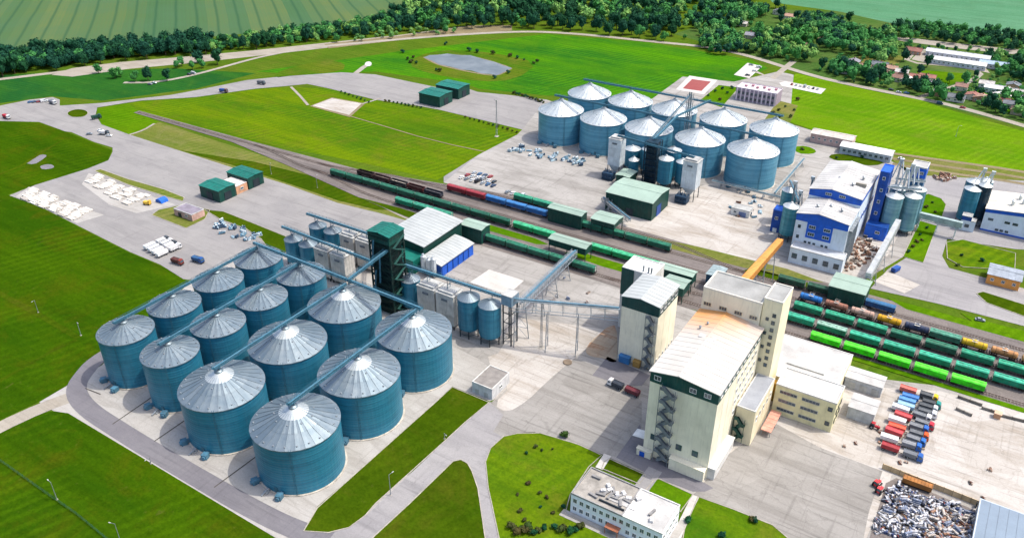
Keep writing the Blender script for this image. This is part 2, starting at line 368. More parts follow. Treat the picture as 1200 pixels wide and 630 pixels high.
# ---- far roads
strip('road', [(-60, 100), (60, 86), (140, 76), (225, 69), (300, 62), (400, 52.5), (470, 46), (540, 40.5), (610, 37), (650, 38), (700, 42), (760, 48.5), (830, 55), (880, 66), (920, 79), (960, 91), (1000, 100), (1040, 108), (1080, 116), (1120, 124.5), (1200, 147), (1300, 180)], 7, zl(4), GP['farroad'], 2)
strip('road', [(145, 97), (180, 97), (215, 91), (250, 82), (300, 68), (330, 62)], 4.5, zl(5), GP['farroad'], 2)
strip('road', [(1078, 114), (1110, 104), (1140, 95), (1152, 84), (1120, 78), (1060, 73), (1070, 62), (1085, 58)], 5, zl(5), GP['farroad'], 1)
strip('road', [(880, 82), (905, 92), (930, 72)], 6, zl(5), GP['farroad'])
sheet('yard', [(1078, 60), (1140, 66), (1150, 74), (1160, 86), (1140, 82), (1086, 74), (1068, 70)], zl(6), GP['farroad'])
sheet('field_patch', [(1010, 62), (1060, 66), (1052, 76), (1000, 74)], zl(4), MG['rough'])
sheet('field_patch', [(1076, 82), (1128, 86), (1140, 92), (1090, 106), (1068, 96)], zl(4), MG['bright'])
sheet('field_patch', [(1120, 112), (1170, 98), (1230, 110), (1230, 140), (1180, 132)], zl(4), MG['emerald'])
sheet('dirt_track', [(1040, 45), (1060, 44), (1130, 52), (1230, 62), (1230, 68), (1130, 58), (1060, 49)], zl(5), GP['farroad'])
# ---- paved aprons top left
sheet('apron', [(-120, 138), (0, 124), (35, 117), (62, 114), (70, 117), (70, 124), (118, 121), (200, 111.5), (235, 105), (290, 94), (330, 90), (400, 85), (440, 87.5), (490, 98), (520, 104), (548, 104), (560, 108), (600, 112), (640, 117), (700, 135), (760, 185), (700, 225), (640, 218), (600, 238), (520, 214), (520, 207), (560, 182), (606, 158), (612, 152), (570, 142), (516, 129), (492, 124.5), (440, 117), (384, 103.5), (360, 98.5), (341, 100.5), (300, 104), (229, 114), (165, 118), (114, 126), (112, 135), (119, 146), (152, 158), (274, 197), (335, 216), (396, 238), (442, 249), (500, 265), (560, 290), (500, 330), (380, 330), (300, 300), (240, 330), (215, 327), (188, 310), (152, 295), (51, 244), (11, 229), (41, 217), (102, 198), (127, 188), (132, 178), (132, 173), (109, 166), (84, 155), (76, 154), (46, 143), (0, 142), (-120, 150)], zl(3), GP['apron'])
sheet('grass_island', [(78, 133), (83, 129.5), (92, 128), (101, 129.5), (104, 133), (99, 137), (90, 138), (82, 137)], zl(5), MG['lawn'], 2, rim=.35)
sheet('grass_island', [(111, 200.5), (118, 198.5), (150, 210), (192, 222), (216, 231.5), (214, 236), (190, 229), (150, 216.5)], zl(5), MG['rough'], 0, rim=.4)
sheet('grass_island', [(178, 252), (186, 246), (215, 240), (246, 246), (240, 257), (218, 267.5)], zl(5), MG['rough'], 0, rim=.4)
sheet('grass_island', [(240, 246), (262, 248), (300, 263), (342, 280), (344, 296), (318, 296), (306, 280), (288, 268), (258, 257)], zl(5), MG['lawn'], 0, rim=.4)
sheet('storage_yard', [(18, 231), (34, 219), (62, 232), (122, 252), (90, 262), (62, 246)], zl(5), GP['pad'])
sheet('storage_yard', [(96, 216), (104, 203), (180, 231), (206, 240), (160, 250), (128, 240)], zl(5), GP['pad'])
sheet('concrete_pad', [(366, 124), (389, 115.5), (424, 121.5), (409, 135)], zl(5), GP['dust'])
sheet('earth', [(363, 124.5), (389, 114.5), (428, 121.5), (410, 137.5)], zl(4), GP['earth'])
strip('path', [(341, 102), (352, 113), (361, 123.5)], 2.2, zl(6), GP['farroad'])
strip('path', [(424, 122), (446, 115.5)], 2.2, zl(6), GP['farroad'])
strip('path', [(152, 158), (168, 153), (181, 145)], 2.0, zl(6), GP['farroad'], 1)
strip('path', [(409, 136), (450, 148), (490, 160), (530, 170), (568, 178)], 1.2, zl(6), GP['earth'])
strip('path', [(417, 86), (426, 79), (431, 76)], 5, zl(6), GP['farroad'])
sheet('turning_circle', [(427, 75), (430, 72.5), (434, 72.5), (436, 75), (434, 78), (429, 78)], zl(7), GP['slab'], 2)
strip('path', [(369, 204), (398, 215), (422, 227), (446, 239), (470, 251), (486, 258)], 4.5, zl(6), GP['farroad'])
strip('ditch', [(-60, 214), (0, 204), (24, 195), (52, 177), (72, 165)], 2.5, zl(4), GP['earth'] and MG['lawn'])
strip('ditch', [(-40, 318), (0, 344), (48, 370), (92, 396)], 3, zl(4), MG['lawn'])
strip('ditch', [(90, 398), (60, 412), (0, 446), (-60, 486)], 2.2, zl(4), MG['lawn'])
# ---- silo pad, ring road
sheet('silo_pad', [(46, 471), (119, 428), (200, 350), (230, 326), (300, 296), (400, 300), (520, 300), (640, 330), (640, 440), (574, 470), (530, 452.5), (512, 469), (440, 534), (372, 593), (357, 620), (340, 640), (80, 484), (63, 481.5)], zl(4), GP['pad'])
RR = [(150, 400), (112, 422), (98, 438), (89, 452), (91, 466), (106, 482), (132, 499), (180, 529), (240, 564), (290, 593), (340, 618), (385, 633)]
strip('road', RR, 8.0, zl(6), GP['darkroad_and_shade'], 2)
strip('road', [(-60, 532), (0, 500), (50, 477), (92, 462)], 7.5, zl(5), GP['farroad'], 1)
strip('road', [(0, 640), (-20, 660)], 3, zl(5), GP['farroad'])
for pts in ([(356, 622), (372, 595), (420, 552), (512, 470), (530, 453.5), (573, 471.5), (545, 495), (521, 517), (490, 545), (440, 590), (428, 604), (409, 618), (385, 624)],):
    sheet('lawn', pts, zl(7), MG['lawn'], rim=.35)
sheet('road', [(300, 648), (352, 622), (385, 625), (428, 605), (521, 517), (573, 471), (625, 476), (612, 507), (572, 530), (572, 571), (592, 650), (500, 700)], zl(5.5), GP['road'])
# centre yard
sheet('concrete_yard', [(500, 300), (540, 262), (600, 285), (680, 302), (760, 322), (830, 340), (960, 372), (930, 392), (1000, 440), (1100, 452), (1200, 478), (1330, 520), (1330, 760), (1000, 900), (925, 632), (870, 606), (812, 580), (705, 532), (655, 513), (632, 506), (605, 507), (590, 511), (575, 524), (569, 540), (572, 570), (590, 640), (566, 640), (552, 548), (541, 538), (531, 539), (480, 590), (430, 640), (340, 640), (420, 600), (500, 540), (560, 490), (575, 472), (600, 450), (560, 420), (520, 400)], zl(5), GP['yard'])
sheet('concrete_yard', [(812, 580), (880, 470), (900, 420), (1000, 452), (1100, 458), (1200, 482), (1330, 520), (1330, 640), (1160, 600), (1045, 556), (1030, 600), (1010, 640), (925, 632)], zl(6), GP['dust'])
sheet('yard_asphalt_and_shade', [(812, 580), (850, 535), (905, 494), (960, 524), (1034, 552), (1018, 600), (1006, 660), (925, 632), (870, 606)], zl(7), GP['asph'])
sheet('yard_asphalt_and_shade', [(575, 472), (625, 440), (668, 418), (712, 434), (752, 470), (752, 500), (722, 535), (705, 532), (655, 513), (625, 506), (600, 508), (590, 512), (578, 506), (590, 486)], zl(7), GP['asph'])
sheet('pale_slab', [(551, 331), (573, 316), (614, 329), (594, 347)], zl(8), GP['slab'])
sheet('yard', [(520, 214), (600, 238), (700, 262), (800, 292), (880, 318), (950, 340), (1010, 330), (1060, 300), (1080, 258), (1075, 228), (1085, 208), (1000, 168), (925, 145), (930, 88), (912, 84), (860, 96), (800, 90), (745, 130), (700, 135), (640, 117), (612, 152), (606, 158), (560, 182)], zl(4), GP['yard'])
sheet('yard', [(700, 262), (760, 242), (800, 224), (860, 208), (905, 222), (915, 270), (880, 312), (800, 288)], zl(5), GP['dust'])
sheet('red_court', [(800, 104), (811, 93), (833, 96), (822, 107)], zl(6), GP['red'])
sheet('court_edge', [(792, 105), (808, 89), (841, 94), (825, 111)], zl(5), GP['slab'])
sheet('grass_verge', [(820, 118), (842, 100), (866, 103), (846, 126)], zl(6), MG['bright'], rim=.4)
sheet('grass_verge', [(895, 142), (912, 118), (935, 124), (925, 146)], zl(6), MG['rough'])
sheet('parking', [(913, 97.5), (920, 95.5), (968, 104.5), (962, 110.5), (916, 101)], zl(7), GP['slab'])
sheet('grass_verge', [(860, 88), (876, 74), (893, 78), (878, 92)], zl(6), GP['slab'])
sheet('grass_verge', [(930, 172), (945, 171), (958, 177), (952, 181), (934, 180)], zl(6), MG['bright'], 1)
sheet('grass_verge', [(970, 186), (975, 180), (1000, 182), (1040, 190), (1024, 195), (1000, 192)], zl(6), MG['lawn'], 1)
# ---- right hand roads and lawns
sheet('road', [(1080, 212), (1086, 206), (1200, 212), (1330, 236), (1330, 300), (1190, 292), (1110, 280), (1104, 300), (1112, 314), (1200, 338), (1330, 380), (1330, 420), (1200, 382), (1100, 356), (1020, 338), (1040, 316), (1062, 302), (1078, 300), (1090, 268), (1062, 262)], zl(5), GP['road'])
sheet('dirt_track', [(1040, 182), (1080, 186), (1200, 200), (1330, 226), (1330, 240), (1200, 214), (1086, 208), (1060, 200)], zl(4), MG['rough'])
sheet('lawn', [(1076, 230), (1088, 227.5), (1103, 233), (1108.5, 240), (1103, 257), (1074, 249)], zl(8), MG['bright'], rim=.35)
sheet('lawn', [(1078, 259), (1098, 265), (1082, 308), (1058, 301)], zl(8), MG['bright'], rim=.35)
sheet('lawn', [(1109, 284), (1128, 281), (1190, 297), (1189, 317), (1128, 313), (1110, 303)], zl(8), MG['olive'], rim=.35)
sheet('lawn', [(1144, 344), (1152, 342), (1200, 357), (1330, 396), (1330, 412), (1200, 371), (1156, 355)], zl(8), MG['lawn'], 0, rim=.35)
sheet('lawn', [(1124, 366), (1145, 374), (1200, 388), (1330, 430), (1330, 440), (1200, 397), (1150, 384)], zl(8), MG['bright'])
sheet('farm_yard', [(925, 303), (985, 322), (1000, 330), (1040, 300), (1056, 270), (1000, 255)], zl(7), GP['dust'])
sheet('farm_yard', [(1024, 330), (1040, 318), (1078, 334), (1060, 344)], zl(8), GP['dust'])
for k in range(3): strip('dirt_track', [(1046, 180+k*6), (1090, 186+k*7), (1200, 201+k*7), (1330, 226+k*7)], 4.0, zl(6), GP['earth'], 1)
# ---- lawns by the office
sheet('lawn', [(587, 640), (572, 571), (569, 541), (575, 525), (590, 511.5), (606, 508), (633, 507.5), (655, 514), (678, 521), (705, 533.5), (690, 547), (668, 580), (662, 602), (700, 620), (760, 640), (800, 700), (600, 700)], zl(8), MG['olive'], rim=.35)
sheet('lawn', [(440, 627), (480, 590), (531, 540.5), (540, 538.5), (548, 543), (553, 552), (560, 572), (570, 640), (560, 690), (380, 690)], zl(8), MG['lawn'], rim=.35)
sheet('lawn', [(708, 541), (714, 537.5), (757, 557), (749, 567), (705, 549)], zl(8), MG['lawn'], rim=.4)
sheet('lawn', [(765, 564), (772, 561), (812, 579.5), (797, 600), (790, 592), (756, 575)], zl(8), MG['bright'], rim=.4)
sheet('lawn', [(818, 582), (860, 597), (905, 615), (925, 632), (980, 690), (790, 690), (802, 620)], zl(8), MG['olive'], rim=.35)
strip('path', [(712, 533), (702, 549)], 3, zl(9), GP['slab'])
strip('path', [(815, 581), (800, 612), (790, 640)], 2.6, zl(9), GP['slab'])
strip('path', [(768, 550), (752, 572)], 5.5, zl(9), GP['road'])
sheet('yard_asphalt_and_shade', [(722, 536), (750, 497), (756, 530), (826, 566), (836, 572), (826, 576), (812, 576), (765, 558)], zl(8), GP['darkroad_and_shade'])  # cast shadow of the tall mill, painted as a dark sheet
sheet('yard_asphalt_and_shade', [(694, 440), (712, 418), (762, 440), (752, 452), (730, 452)], zl(9), GP['darkroad_and_shade'])  # painted shadow of the smaller cream tower house on the yard
sheet('rust_stain', [(686, 410), (692, 400), (702, 392), (712, 383), (723, 381), (724, 424), (716, 425), (708, 420), (698, 419), (688, 416)], zl(9), GP['rust'], 1)
sheet('pale_concrete', [(596, 372), (640, 376), (722, 388), (722, 396), (700, 398), (668, 424), (640, 448), (618, 470), (594, 484), (578, 474), (600, 452), (566, 420), (590, 412)], zl(7.5), GP['dust'], 1)
# ------------------------------------------------------------------ railway
sheet('ballast', [(-582, 367.5), (-470, 366), (-400, 356), (-330, 344), (-250, 333), (-130, 334), (-70, 334), (200, 334), (200, 391), (-140, 396), (-250, 398), (-300, 388), (-360, 377), (-470, 374), (-582, 372.5)], zl(9), GP['ballast'], px=False)
sheet('grass_verge', [(-250, 352), (-236, 350), (-206, 350.5), (-200, 354), (-210, 356.3), (-246, 356.5)], zl(10), MG['bright'], px=False)
sheet('grass_verge', [(-188, 350), (-164, 348), (-140, 349), (-128, 352), (-140, 356), (-184, 356)], zl(10), MG['bright'], px=False)
sheet('grass_verge', [(-160, 386), (-120, 386), (-82, 388), (-60, 394), (-80, 398), (-130, 396), (-165, 391)], zl(10), MG['rough'], px=False)
sheet('grass_verge', [(-330, 344), (-290, 339), (-252, 336), (-252, 345), (-300, 346)], zl(10), MG['lawn'], px=False)
sheet('grass_verge', [(-110, 334), (-60, 333.5), (80, 333), (200, 332), (200, 336.6), (80, 336.6), (-66, 336.6)], zl(10), MG['bright'], px=False)
sheet('grass_verge', [(-20, 390), (200, 388), (200, 393), (-30, 396)], zl(10), MG['bright'], px=False)
sheet('grass_verge', [(-100, 383), (-50, 384), (-30, 386), (-60, 390), (-96, 389)], zl(10), MG['lawn'], px=False)
RUST = paint('6a5248', .5, .5, .2); SLEEPER = paint('8d8782', .9, 0, .3)
def track(pts, tail):
    g = thing('rail_track', 'steel rails on sleepers, '+tail, 'railway track', (pts[0][0], pts[0][1], 0))
    for s in (-.76, .76):
        p = []
        for i, c in enumerate(pts):
            a = Vector(pts[max(0, i-1)]); b = Vector(pts[min(len(pts)-1, i+1)]); d = (b-a).normalized()
            p.append((c[0]-d.y*s, c[1]+d.x*s))
        ribbon(p, .16, .5, .68).obj('rail', RUST, g)
    m = MB()
    for a, b in zip(pts, pts[1:]):
        a = Vector(a); b = Vector(b); L = (b-a).length; d = (b-a)/L; nx = Vector((-d.y, d.x))
        for k in range(int(L/1.25)):
            c = a+d*k*1.25; p = c-nx*1.35; q = c+nx*1.35
            m.bar((p.x, p.y, .42), (q.x, q.y, .42), .28, .16)
    m.obj('sleepers', SLEEPER, g, kind='stuff')
def curve(x0, y0, x1, y1, n=8): # s-shaped turnout
    return [(x0+(x1-x0)*i/n, y0+(y1-y0)*(3*(i/n)**2-2*(i/n)**3)) for i in range(n+1)]
track([(-580, 370.3), (200, 370.3)], 'the long through line running to the far left')
track(curve(-450, 370.3, -385, 360.3)+[(200, 360.3)], 'second line under the dark green wagons')
track(curve(-160, 338.6, -105, 349)+[(200, 349)], 'line under the teal hopper wagons')
track(curve(-385, 360.3, -318, 349.4)+curve(-262, 349.4, -234, 338.6)+[(200, 338.6)], 'line under the lime wagons, nearest the yard')
track(curve(-390, 370.3, -320, 382)+[(200, 381.6)], 'line under the red and blue wagons')
track(curve(-320, 382, -262, 392.6)+[(-150, 392.6), ]+curve(-150, 392.6, -90, 381.6)[1:], 'siding beside the far green building')
# ---- wagons (origin on the rail top at the wagon's middle, x along the track)
STEELD = paint('2c2a2c', .7, .3, .3); BOGIE = paint('3a3432', .8, .2, .3)
WH = paint('dcdcd6', .6, 0, .2)
def bogie_mesh():
    m = MB()
    for sy in (-.95, .95): m.box(-1.25, sy-.12, .35, 1.25, sy+.12, .8)
    m.box(-.3, -1.0, .5, .3, 1.0, .85)
    for x in (-.92, .92):
        m.tube((x, -.9, .47), (x, .9, .47), .09, 6)
        for sy in (-.76, .76): m.tube((x, sy-.07, .47), (x, sy+.07, .47), .47, 12)
    return m.mesh('bogie', BOGIE)
BOG = bogie_mesh()
def under(root, L):
    m = MB(); m.box(-L/2, -.25, .85, L/2, .25, 1.2)
    for s in (-1, 1):
        m.box(s*L/2-.2, -1.4, .9, s*L/2+.2, 1.4, 1.25)
        for y in (-.85, .85): m.tube((s*L/2, y, 1.05), (s*(L/2+.45), y, 1.05), .16, 8)
        m.box(s*(L/2)-.1, -.12, .9, s*(L/2)+s*.52, .12, 1.1)
    m.obj('underframe', STEELD, root)
    for s in (-1, 1): share(BOG, 'bogie', root, (s*(L/2-1.9), 0, 0))
_wc = {}
def hopper(hexv, roofhex=None):
    key = ('hop', hexv)
    if key in _wc: return _wc[key]
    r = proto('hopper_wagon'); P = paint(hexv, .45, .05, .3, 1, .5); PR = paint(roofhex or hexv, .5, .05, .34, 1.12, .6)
    L = 13.6; m = MB()
    e = L/2-.35
    m.add([(-e, -1.55, 1.5), (e, -1.55, 1.5), (e, 1.55, 1.5), (-e, 1.55, 1.5), (-e, -1.6, 3.85), (e, -1.6, 3.85), (e, 1.6, 3.85), (-e, 1.6, 3.85)],
          [(0, 3, 2, 1), (4, 5, 6, 7), (0, 1, 5, 4), (1, 2, 6, 5), (2, 3, 7, 6), (3, 0, 4, 7)])
    for i in range(13):
        x = -e+.3+i*(2*e-.6)/12
        for s in (-1, 1): m.box(x-.05, s*1.64-.06, 1.5, x+.05, s*1.64+.06, 3.82)
    for s in (-1, 1): m.box(-e, s*1.64-.08, 1.4, e, s*1.64+.08, 1.57); m.box(-e, s*1.66-.08, 3.72, e, s*1.66+.08, 3.88)
    m.obj('body', P, r)
    for cx in (-4.0, 0, 4.0):
        h = MB(); h.add([(cx-1.9, -1.45, 1.5), (cx+1.9, -1.45, 1.5), (cx+1.9, 1.45, 1.5), (cx-1.9, 1.45, 1.5), (cx-.5, -.6, .75), (cx+.5, -.6, .75), (cx+.5, .6, .75), (cx-.5, .6, .75)],
                        [(3, 2, 1, 0), (4, 5, 6, 7), (0, 1, 5, 4), (1, 2, 6, 5), (2, 3, 7, 6), (3, 0, 4, 7)])
        h.obj('discharge_hopper', P, r)
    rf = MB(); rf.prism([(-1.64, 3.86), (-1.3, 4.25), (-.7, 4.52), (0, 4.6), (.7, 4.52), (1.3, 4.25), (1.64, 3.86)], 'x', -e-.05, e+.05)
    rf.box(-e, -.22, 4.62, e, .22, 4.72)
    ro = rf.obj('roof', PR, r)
    hm = MB(); hm.cbox(0, 0, 4.6, 1.2, .8, .2); hme = hm.mesh('hatch', PR)
    for x in (-4.6, -1.55, 1.55, 4.6): share(hme, 'hatch', ro, (x, 0, 0))
    for s in (-1, 1):
        ld = MB()
        for y in (-.35, .35): ld.box(s*(e+.3)-.04, y-.04, 1.2, s*(e+.3)+.04, y+.04, 4.5)
        for k in range(8): ld.box(s*(e+.3)-.03, -.35, 1.5+k*.38, s*(e+.3)+.03, .35, 1.55+k*.38)
        ld.obj('ladder', WH, r)
    under(r, L); _wc[key] = r; return r
def tanker(hexv, hex2=None):
    key = ('tank', hexv)
    if key in _wc: return _wc[key]
    r = proto('tank_wagon'); P = paint(hexv, .4, .1, .25, 1, .5); L = 10.9
    m = MB(); n = 18; vs = []; prof = [(-5.3, .5), (-5.15, 1.1), (-4.9, 1.5), (4.9, 1.5), (5.15, 1.1), (5.3, .5)]
    for x, rr in prof:
        for i in range(n): a = 2*math.pi*i/n; vs.append((x, rr*math.cos(a), 2.85+rr*math.sin(a)))
    fs = [(j*n+i, (j+1)*n+i, (j+1)*n+(i+1) % n, j*n+(i+1) % n) for j in range(len(prof)-1) for i in range(n)]+[tuple(range(n)), tuple(range(len(vs)-1, len(vs)-n-1, -1))]
    m.add(vs, fs); b = m.obj('barrel', P, r)
    d = MB(); d.lathe([(.75, 4.15), (.75, 4.75), (.3, 4.9)], 14); d.obj('dome', P, b)
    s = MB()
    for x in (-3.4, 0, 3.4): s.prism([(1.53*math.cos(a), 2.85+1.53*math.sin(a)) for a in [math.pi*2*k/18 for k in range(18)]], 'x', x-.07, x+.07)
    s.obj('strap', STEELD, r)
    w = MB(); w.box(-1.2, -1.2, 4.4, 1.2, -.8, 4.46); w.box(-1.2, .8, 4.4, 1.2, 1.2, 4.46)
    for y in (-1.2, 1.2):
        w.box(-1.2, y-.03, 5.2, 1.2, y+.03, 5.26)
        for x in (-1.2, 0, 1.2): w.box(x-.03, y-.03, 4.4, x+.03, y+.03, 5.2)
    w.obj('walkway', WH, r)
    under(r, L); _wc[key] = r; return r
def gondola(hexv, load):
    key = ('gon', hexv, load)
    if key in _wc: return _wc[key]
    r = proto('open_wagon'); P = paint(hexv, .65, .1, .3, 1, .5); L = 12.8; m = MB(); e = L/2-.1
    for s in (-1, 1):
        m.box(-e, s*1.5-.06, 1.3, e, s*1.5+.06, 3.35)
        for i in range(8): x = -e+.2+i*(2*e-.4)/7; m.box(x-.1, s*1.6-.08, 1.3, x+.1, s*1.6+.08, 3.3)
        m.box(s*e-.07, -1.44, 1.3, s*e+.07, 1.44, 3.35)
        m.box(-e, s*1.56-.1, 3.35, e, s*1.56+.1, 3.5)
    m.box(-e, -1.44, 1.2, e, 1.44, 1.34)
    m.obj('body', P, r)
    q = MB(); n = 9; h = [(-e+.1+i*(2*e-.2)/(n-1), (2.2+.8*rnd.random())) for i in range(n)]
    for (x0, z0), (x1, z1) in zip(h, h[1:]):
        q.add([(x0, -1.42, 2.2), (x0, 0, z0), (x0, 1.42, 2.2), (x1, -1.42, 2.2), (x1, 0, z1), (x1, 1.42, 2.2)], [(0, 3, 4, 1), (1, 4, 5, 2)])
    q.obj('load', paint(load, .95, 0, .4, 1, 1.2), r)
    under(r, L); _wc[key] = r; return r
def boxcar(hexv, roofhex):
    key = ('box', hexv)
    if key in _wc: return _wc[key]
    r = proto('covered_wagon'); P = paint(hexv, .5, .05, .25, 1, .5); L = 13.8; e = L/2-.15; m = MB()
    m.box(-e, -1.5, 1.25, e, 1.5, 3.9)
    for i in range(11):
        x = -e+.1+i*(2*e-.2)/10
        for s in (-1, 1): m.box(x-.05, s*1.54-.05, 1.25, x+.05, s*1.54+.05, 3.85)
    m.obj('body', P, r)
    rf = MB(); rf.prism([(-1.62, 3.9), (-1.2, 4.2), (0, 4.4), (1.2, 4.2), (1.62, 3.9)], 'x', -e-.08, e+.08)
    for i in range(9): x = -e+.7+i*(2*e-1.4)/8; rf.box(x-.06, -1.3, 4.15, x+.06, 1.3, 4.43)
    rf.obj('roof', paint(roofhex, .5, .05, .25, 1, .5), r)
    for s in (-1, 1):
        d = MB(); d.box(-1.1, s*1.62-.06, 1.35, 1.1, s*1.62+.06, 3.7); d.box(-.9, s*1.7-.03, 2.2, -.7, s*1.7+.03, 2.9); d.obj('sliding_door', P, r)
    under(r, L); _wc[key] = r; return r
RZ = .66
def row(y, x0, pitch, kinds, desc, grp, rev=False):
    cnt = {}
    n = len(kinds)
    for i, (k, a, b, word) in enumerate(kinds):
        f = dict(h=hopper, t=tanker, g=gondola, b=boxcar)[k]
        pr_ = f(a, b) if b or k in 'gb' else f(a)
        cat = dict(h='hopper wagon', t='tank wagon', g='open wagon', b='covered wagon')[k]
        nm = '%s %s, %s from left %s' % (word, cat, ORD[i], desc)
        o = place(pr_, (x0+pitch*(i+.5), y, RZ), 0, nm, 'wagon', grp)
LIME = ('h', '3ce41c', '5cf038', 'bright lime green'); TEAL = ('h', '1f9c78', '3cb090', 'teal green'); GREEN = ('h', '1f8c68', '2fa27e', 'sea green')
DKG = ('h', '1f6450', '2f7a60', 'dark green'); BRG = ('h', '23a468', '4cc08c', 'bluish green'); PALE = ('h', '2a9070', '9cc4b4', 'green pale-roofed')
row(338.6, -53.2, 14.72, [LIME]*5, 'in the row nearest the truck park', 'lime wagons in the short row')
row(349, -67.8, 14.72, [TEAL, PALE, TEAL, TEAL, TEAL, TEAL, TEAL, TEAL], 'in the long teal row behind the lime wagons', 'teal wagons in the long row')
row(360.3, -67.0, 14.72, [GREEN, GREEN, GREEN, DKG, DKG, GREEN, GREEN, GREEN], 'between teal wagons and tank wagons', 'green wagons in the third row')
T = lambda h, w: ('t', h, None, w)
row(370.3, -67.0, 12.1, [T('2a78c4', 'blue'), T('9a6a58', 'rusty brown'), T('c0a090', 'faded beige'), T('d8a41c', 'ochre yellow'), T('34405c', 'dark navy'), ('h', '3a7c64', '58a088', 'mossy green'), T('d4b01e', 'yellow'), T('c08a58', 'tan'), T('c8a06a', 'sandy'), T('c8a040', 'dull yellow')], 'in the mixed tank row', 'tank wagons and mates at far right')
row(381.6, -81, 14.72, [('h', '1d4a3a', '2a5c48', 'very dark green'), ('h', '1d4a3a', '2a5c48', 'very dark green')], 'just left of the unloading shed', 'dark wagons by the unloading shed')
row(381.6, -38.5, 15.3, [('b', '1f5080', '2f6a98', 'long blue')], 'sticking out of the dark green unloading shed', None)
row(360.3, -368, 13.92, [('h', '1d5a48', '2c6e58', 'dark green')]*10, 'in the long dark green train', 'dark green train wagons')
row(360.3, -227, 13.6, [BRG, BRG], 'before the mid rail shed', 'bluish green wagons by the rail sheds')
row(360.3, -177.5, 13.6, [BRG, BRG, BRG], 'after the mid rail shed', 'bluish green wagons right of the shed')
row(349.4, -304.9, 14.1, [('h', '23866a', '3f9c80', 'teal'), ('h', '23866a', '3f9c80', 'teal'), ('h', '23866a', '3f9c80', 'teal')], 'below the long dark train', 'three teal wagons below the dark train')
row(338.6, -231.5, 13.7, [DKG, DKG, DKG, DKG, DKG], 'along the yard edge', 'dark wagons along the yard edge')
MIX = [('g', '3a2c2c', '2a2422', 'dark brown'), ('g', '4a3030', '8a8078', 'brown grey-loaded'), ('g', '2f3036', 'b8b0a4', 'black pale-loaded'), ('g', '5a2c2c', '3a3434', 'maroon dark-loaded'), ('g', '2c3440', '6a6a70', 'slate')]
row(370.3, -354, 10.2*1.35, MIX, 'in the short mixed open train', 'open wagons of the mixed train')
row(381.8, -289.6, 14.4, [('b', '8a2a34', '9a3a44', 'dark red'), ('b', '8a2a34', '9a3a44', 'dark red')], 'ahead of the blue wagons', 'red covered wagons')
row(381.8, -260.5, 14.6, [('b', '2a66a4', '3c7ab4', 'blue')]*3, 'behind the red wagons', 'blue covered wagons')
row(392.6, -247, 13.8, [('h', '238a68', '3c9c7c', 'teal')]*2, 'behind the blue covered wagons', 'teal wagons behind blue ones')
row(381.8, -194.5, 13.8, [DKG, DKG, DKG, DKG], 'after the far rail shed', 'dark wagons right of the far shed')

